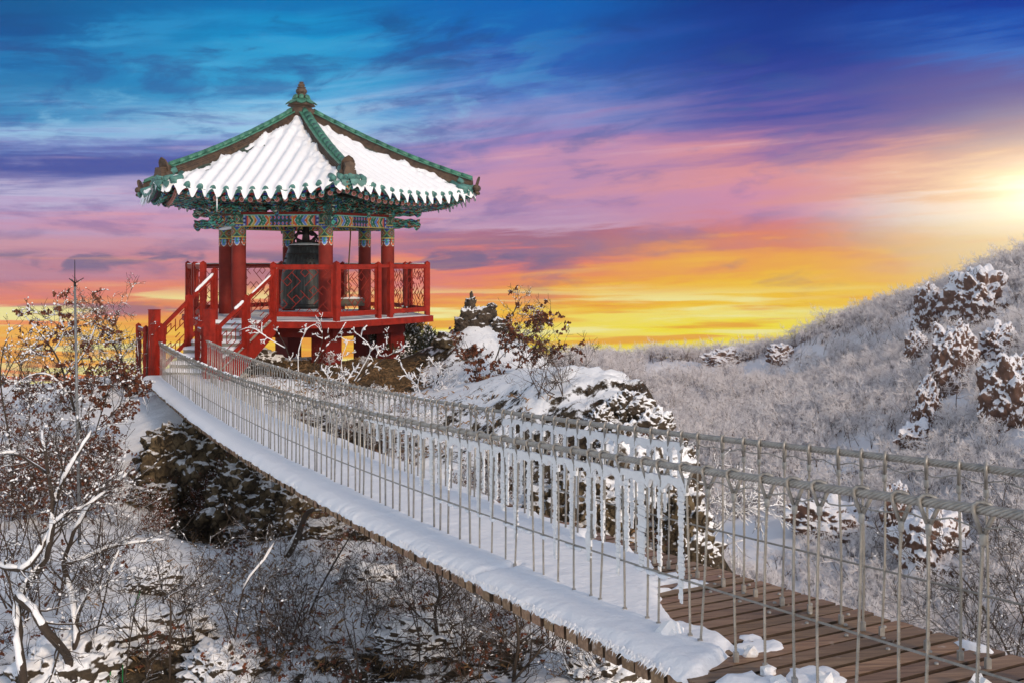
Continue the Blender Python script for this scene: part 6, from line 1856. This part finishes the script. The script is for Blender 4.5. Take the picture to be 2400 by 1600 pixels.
# junipers behind the platform
def juniper(px, py, Y, h, label, seed):
    r_ = random.Random(seed); b = P(px, py, Y)
    t = thing('juniper', b, label, 'conifer', None)
    lines = []
    for _ in range(3):
        grow(r_, b + Vector((r_.gauss(0, .1), r_.gauss(0, .1), -.2)), Vector((r_.gauss(0, .25), r_.gauss(0, .25), 1)).normalized(), h * r_.uniform(.7, .95), 0.04, 3, lines, 0.12, .18, 5, .55, (0.5, 1.1), 5, .006)
    mb = MB(); wood_mesh(lines, mb); mesh_obj('trunk', mb, M['bark'], t)
    nb = MB(); sb = MB()
    for pts, rs, lvl in lines:
        if lvl > 1: continue
        for _ in range(26 if lvl == 0 else 12):
            p = pts[0].lerp(pts[-1], r_.random()) + Vector((r_.gauss(0, .03), r_.gauss(0, .03), r_.gauss(0, .03)))
            d = Vector((r_.gauss(0, .6), r_.gauss(0, .6), r_.uniform(0.0, 1.2))).normalized(); x = d.cross(Vector((r_.gauss(0, 1), r_.gauss(0, 1), r_.gauss(0, 1)))).normalized()
            L = r_.uniform(.06, .14); w = L * .11
            nb.add([p - x * w, p + x * w, p + d * L], [(0, 1, 2)])
            if r_.random() < .05: sb.tube([p + d * L * .4, p + d * L * .8 + Vector((0, 0, .01)), p + d * L * 1.1], [.012, .024, .01], 4)
    mesh_obj('crown', nb, M['needle'], t); mesh_obj('clinging_snow', sb, M['frost'], t)['kind'] = 'stuff'
juniper(960, 862, 29.5, 1.55, 'dark green juniper behind the right corner of the pavilion platform', 301)
juniper(1005, 868, 28.6, 1.05, 'lower brownish juniper between the pavilion and the snowy knoll', 302)
juniper(925, 858, 30.5, 1.3, 'juniper half hidden behind the right-hand red pier', 303)

# dry grass
def tufts(n, x0, x1, y0, y1, h, seed, mb):
    r_ = random.Random(seed)
    for _ in range(n):
        p = hit(r_.gauss((x0 + x1) / 2, (x1 - x0) / 4), r_.uniform(y0, y1))
        if p is None or (p - Vector((CX, CY, p.z))).length < 1.5: continue
        for _ in range(6):
            q = p + Vector((r_.gauss(0, .06), r_.gauss(0, .06), -.02))
            d = Vector((r_.gauss(0, .6), r_.gauss(0, .6), 1)).normalized(); L = h * r_.uniform(.5, 1.3); w = 0.005
            x = Vector((1, 0, 0))
            mb.add([q - x * w, q + x * w, q + d * L * .6 + Vector((0, 0, 0)), q + d * L + Vector((0, 0, -.2 * L)) + Vector((d.x, d.y, 0)) * L * .4], [(0, 1, 2), (1, 3, 2)])
mb = MB()
tufts(380, 600, 1060, 842, 930, 0.13, 1, mb); tufts(140, 800, 1250, 930, 1080, 0.13, 2, mb)
tufts(60, 1380, 1600, 1000, 1300, 0.14, 3, mb); tufts(330, 300, 900, 1130, 1420, 0.10, 4, mb); tufts(260, 200, 1400, 1380, 1590, 0.10, 5, mb)
g = mesh_obj('dry_grass', mb, M['grass']); tag(g, 'tufts of dry brown grass poking through the snow', 'grass', None, 'stuff')

# lightning rod, red box, green ropes
rb = P(187, 1300, 14.3)
rod = thing('lightning_rod', (rb.x, rb.y, gz(rb.x, rb.y)), 'tall thin grey lightning rod with a forked tip on the left slope', 'lightning rod')
M['pole'] = mat('grey_pole', (0.16, 0.17, 0.18), 0.5, 0.3, var=0.25, vscale=6)
mb = MB(); top = P(175.5, 672, 14.3)
mb.tube([Vector((rb.x, rb.y, gz(rb.x, rb.y) - .1)), rb.lerp(top, .5), top], [0.024, 0.021, 0.015], 10); mesh_obj('pole', mb, M['pole'], rod)
mb = MB(); fk = P(175.3, 664, 14.3); mb.tube([top, fk + Z * .0], [0.018, 0.018], 8); mb.tube([fk, P(175.3, 609, 14.3)], [0.008, 0.004], 6)
mesh_obj('needle', mb, M['dragon'], rod)
for q in ((162, 653), (196, 652), (168, 655)):
    mb = MB(); mb.tube([fk, P(q[0], q[1], 14.3 + (0.1 if q[0] == 168 else 0))], [0.008, 0.006], 6); mesh_obj('prong', mb, M['dragon'], rod)
c = P(190, 1374, 12.9)
bx = thing('red_box', (c.x, c.y, gz(c.x, c.y)), 'small bright red box on a short stake behind the crooked tree', 'box')
mb = MB(); mb.box(c, (0.105, 0.06, 0.135)); mb.box(c + Z * 0.072, (0.12, 0.075, 0.012))
mesh_obj('box_body', mb, mat('bright_red', (0.45, 0.012, 0.03), 0.5), bx)
mb = MB(); mb.box(c + Vector((-0.005, -0.0315, 0.0)), (0.06, 0.004, 0.02)); mesh_obj('slot', mb, M['ferrule'], bx)
mb = MB(); mb.bar((c.x, c.y + .02, gz(c.x, c.y) - .1), (c.x, c.y + .02, c.z - .07), .03, .03); mesh_obj('stake', mb, M['bark'], bx)
M['green'] = mat('green_rope', (0.02, 0.30, 0.07), 0.5)
for i, (pp, lab) in enumerate([([(331, 1352), (326, 1400), (306, 1446)], 'green rope end lying on open snow, uppermost of the three'), ([(278, 1462), (284, 1512), (266, 1552), (250, 1612)], 'green rope hanging over the mossy boulder, leftmost of the three'), ([(291, 1488), (288, 1550), (287, 1612)], 'green rope straight down beside the boulder, rightmost of the three')]):
    pts = []
    for a, b in zip(pp[:-1], pp[1:]):
        for t in np.linspace(0, 1, 6, endpoint=False):
            h_ = hit(a[0] + (b[0] - a[0]) * t, a[1] + (b[1] - a[1]) * t)
            if h_: pts.append(h_ * 0.985)
    mb = MB(); mb.tube(pts, 0.0065, 5)
    tag(mesh_obj('green_rope', mb, M['green'], None, pts[0]), lab, 'rope', 'green ropes on the lower slope')

# ------------------------------------------------------------------ frosted woods on the far slopes
def frost_fn(T, t, b, tc):
    g = T.n('ShaderNodeNewGeometry')
    nz = T.n('ShaderNodeSeparateXYZ', ins={0: g.outputs['Normal']}).outputs[2]
    nn = T.noise(tc, 3.0, 3, 0.6)
    f = T.smooth(T.m('ADD', nz, T.m('MULTIPLY', T.m('SUBTRACT', nn, 0.5), 1.6)), -1.2, -0.4)
    t.links.new(T.mix(f, (0.36, 0.27, 0.22), (0.93, 0.90, 0.91)), b.inputs['Base Color'])
M['frost_twig'] = mat('frosted_twig', (0.7, 0.7, 0.72), 0.8, spec=0.1, fn=frost_fn)
M['far_bark'] = mat('far_bark', (0.10, 0.068, 0.052), 0.9, spec=0.1)
def far_tree(seed, h, nst):
    r_ = random.Random(seed); lines = []
    for _ in range(nst):
        grow(r_, Vector((r_.gauss(0, .12 * nst), r_.gauss(0, .12 * nst), -.2)), Vector((r_.gauss(0, .22), r_.gauss(0, .22), 1)).normalized(), h * r_.uniform(.6, .8), 0.05, 3, lines, 0.05, .17, 4, .58, (0.5, 1.15), 4, 0.010)
    wb, fb = MB(), MB()
    for pts, rs, lvl in lines:
        if lvl >= 2: wb.tube(pts, [x * (0.95 if lvl == 3 else 0.8) for x in rs], 4 if lvl == 3 else 3, cap=False)
        else: fb.tube(pts, [max(x, 0.0115) * (1.2 if lvl == 0 else 1.0) for x in rs], 3, cap=False)
    return wb, fb
src = bpy.data.collections.new('forest_kinds')
FAR = []
for i, (h, n) in enumerate(((2.9, 1), (2.4, 2), (3.3, 1), (1.9, 3), (1.6, 3))):
    wb, fb = far_tree(500 + i, h, n)
    mb = MB(); mb.v = wb.v + fb.v; o_ = len(wb.v)
    mb.f = wb.f + [tuple(j + o_ for j in f) for f in fb.f]; mb.mi = [0] * len(wb.f) + [1] * len(fb.f); mb.sm = [True] * len(mb.f); mb.c = [None] * len(mb.f)
    o = mesh_obj('forest_tree', mb, [M['far_bark'], M['frost_twig']])
    COL.objects.unlink(o); src.objects.link(o)
    FAR.append((wb, fb))
rs_ = np.random.default_rng(11)
NTRY = 72000
X = rs_.uniform(-40, 148, NTRY); Y = rs_.uniform(46, 232, NTRY)
px = 1200 + X / Y * FPX
ok = (px > 1180) & (px < 2520) & (rs_.uniform(0, 1, NTRY) < np.clip(62 / Y, 0.24, 0.8) ** 0.9)
dens = fbm(X * 0.06, Y * 0.045, 5, 70)
ok &= dens > -0.07 + rs_.normal(0, 0.06, NTRY)
X, Y = X[ok], Y[ok]
Zh = far_z(X, Y)
py = HOR - Zh / Y * FPX; px = 1200 + X / Y * FPX
ok = py < 1720
for rx, ry, rY, hw, hh in HR:
    inside = ((px - rx) / (hw * 0.9)) ** 2 + ((py - 12 - ry) / (hh * 0.95)) ** 2 < 1
    ok &= ~(inside & (Y < rY + 8))
X, Y, Zh = X[ok], Y[ok], Zh[ok]
print('forest trees', len(X))
me = bpy.data.meshes.new('forest')
me.from_pydata(np.stack([X, Y, Zh], 1).tolist(), [], [])
sc = rs_.uniform(0.75, 1.35, len(X)).astype(np.float32) * np.clip(0.55 + Y / 260, 0.75, 1.3).astype(np.float32)
at = me.attributes.new('size', 'FLOAT', 'POINT'); at.data.foreach_set('value', sc)
at = me.attributes.new('turn', 'FLOAT', 'POINT'); at.data.foreach_set('value', rs_.uniform(0, 6.28, len(X)).astype(np.float32))
forest = bpy.data.objects.new('forest', me); COL.objects.link(forest)
tag(forest, 'frosted leafless woods covering the far hillsides and the valley', 'forest', None, 'stuff')
ng = bpy.data.node_groups.new('forest_nodes', 'GeometryNodeTree')
ng.interface.new_socket('Geometry', in_out='INPUT', socket_type='NodeSocketGeometry'); ng.interface.new_socket('Geometry', in_out='OUTPUT', socket_type='NodeSocketGeometry')
gi = ng.nodes.new('NodeGroupInput'); go = ng.nodes.new('NodeGroupOutput')
ci = ng.nodes.new('GeometryNodeCollectionInfo'); ci.inputs[0].default_value = src; ci.inputs['Separate Children'].default_value = True; ci.inputs['Reset Children'].default_value = True
ip = ng.nodes.new('GeometryNodeInstanceOnPoints'); ip.inputs['Pick Instance'].default_value = True
na = ng.nodes.new('GeometryNodeInputNamedAttribute'); na.data_type = 'FLOAT'; na.inputs[0].default_value = 'size'
nt_ = ng.nodes.new('GeometryNodeInputNamedAttribute'); nt_.data_type = 'FLOAT'; nt_.inputs[0].default_value = 'turn'
cx = ng.nodes.new('ShaderNodeCombineXYZ'); rv = ng.nodes.new('FunctionNodeRandomValue'); rv.data_type = 'INT'
for s_ in rv.inputs:
    if s_.name == 'Min' and s_.type == 'INT': s_.default_value = 0
    if s_.name == 'Max' and s_.type == 'INT': s_.default_value = 4
lk = ng.links.new
lk(gi.outputs[0], ip.inputs['Points']); lk(ci.outputs[0], ip.inputs['Instance'])
lk([s for s in rv.outputs if s.type == 'INT'][0], ip.inputs['Instance Index'])
lk(nt_.outputs[0], cx.inputs[2]); lk(cx.outputs[0], ip.inputs['Rotation']); lk(na.outputs[0], ip.inputs['Scale']); lk(ip.outputs[0], go.inputs[0])
md = forest.modifiers.new('forest', 'NODES'); md.node_group = ng

# single trees one can pick out: on the skyline and with dark trunks on the slope
FT = []
for i in (0, 2):
    wb, fb = FAR[i]
    t = thing('frosted_tree', (0, 0, 0), 'x', 'tree')
    mesh_obj('trunk', wb, M['far_bark'], t); mesh_obj('crown', fb, M['frost_twig'], t)
    FT.append([t, False])
def ridge_y(pxv):
    ys_ = np.linspace(100, 230, 131); xs_ = (pxv - 1200) / FPX * ys_; z = far_z(xs_, ys_); r = z / ys_
    i = int(np.argmax(r)); return xs_[i], ys_[i], z[i]
spots = []
for p in np.linspace(1350, 2410, 50): spots.append((*ridge_y(p + rnd.uniform(-8, 8)), 'frosted tree standing on the skyline of the far ridge', 'trees along the far skyline', rnd.uniform(1.0, 1.5)))
for _ in range(46):
    pv, pw = rnd.uniform(1450, 2250), rnd.uniform(850, 1010)
    ys_ = np.linspace(90, 230, 200); xs_ = (pv - 1200) / FPX * ys_; z = far_z(xs_, ys_); zr = (HOR - pw) / FPX * ys_
    i = int(np.argmax(z > zr))
    if z[i] > zr[i]: spots.append((xs_[i], ys_[i], z[i], 'dark-trunked frosted tree on the slope below the far ridge', 'trees on the far slope', rnd.uniform(1.1, 1.6)))
for x, y, z, lab, grp, s_ in spots:
    ent = rnd.choice(FT)
    loc = (x, y, z - 0.1)
    if not ent[1]: ent[1] = True; o = ent[0]; o.location = loc; o.scale = (s_,) * 3; o.rotation_euler = (0, 0, rnd.uniform(0, 6))
    else: o = dup(ent[0], loc, rnd.uniform(0, 6.28), s_)
    o['label'] = lab; o['group'] = grp

# ------------------------------------------------------------------ haze
HAZE = 0.0009
mb = MB(); mb.box((40, 122, -29.0), (700, 690, 76)); 
hz = mesh_obj('haze', mb, bpy.data.materials.new('haze_air'), None, (40, 122, -29))
hm = hz.data.materials[0]; hm.use_nodes = True
for n in list(hm.node_tree.nodes): hm.node_tree.nodes.remove(n)
vo = hm.node_tree.nodes.new('ShaderNodeVolumePrincipled'); oo = hm.node_tree.nodes.new('ShaderNodeOutputMaterial')
vo.inputs['Color'].default_value = (1.0, 0.80, 0.68, 1); vo.inputs['Density'].default_value = HAZE; vo.inputs['Anisotropy'].default_value = 0.8
hm.node_tree.links.new(vo.outputs[0], oo.inputs['Volume'])
hz['kind'] = 'stuff'; hz['label'] = 'thin warm winter haze over the valley'; hz['category'] = 'haze'
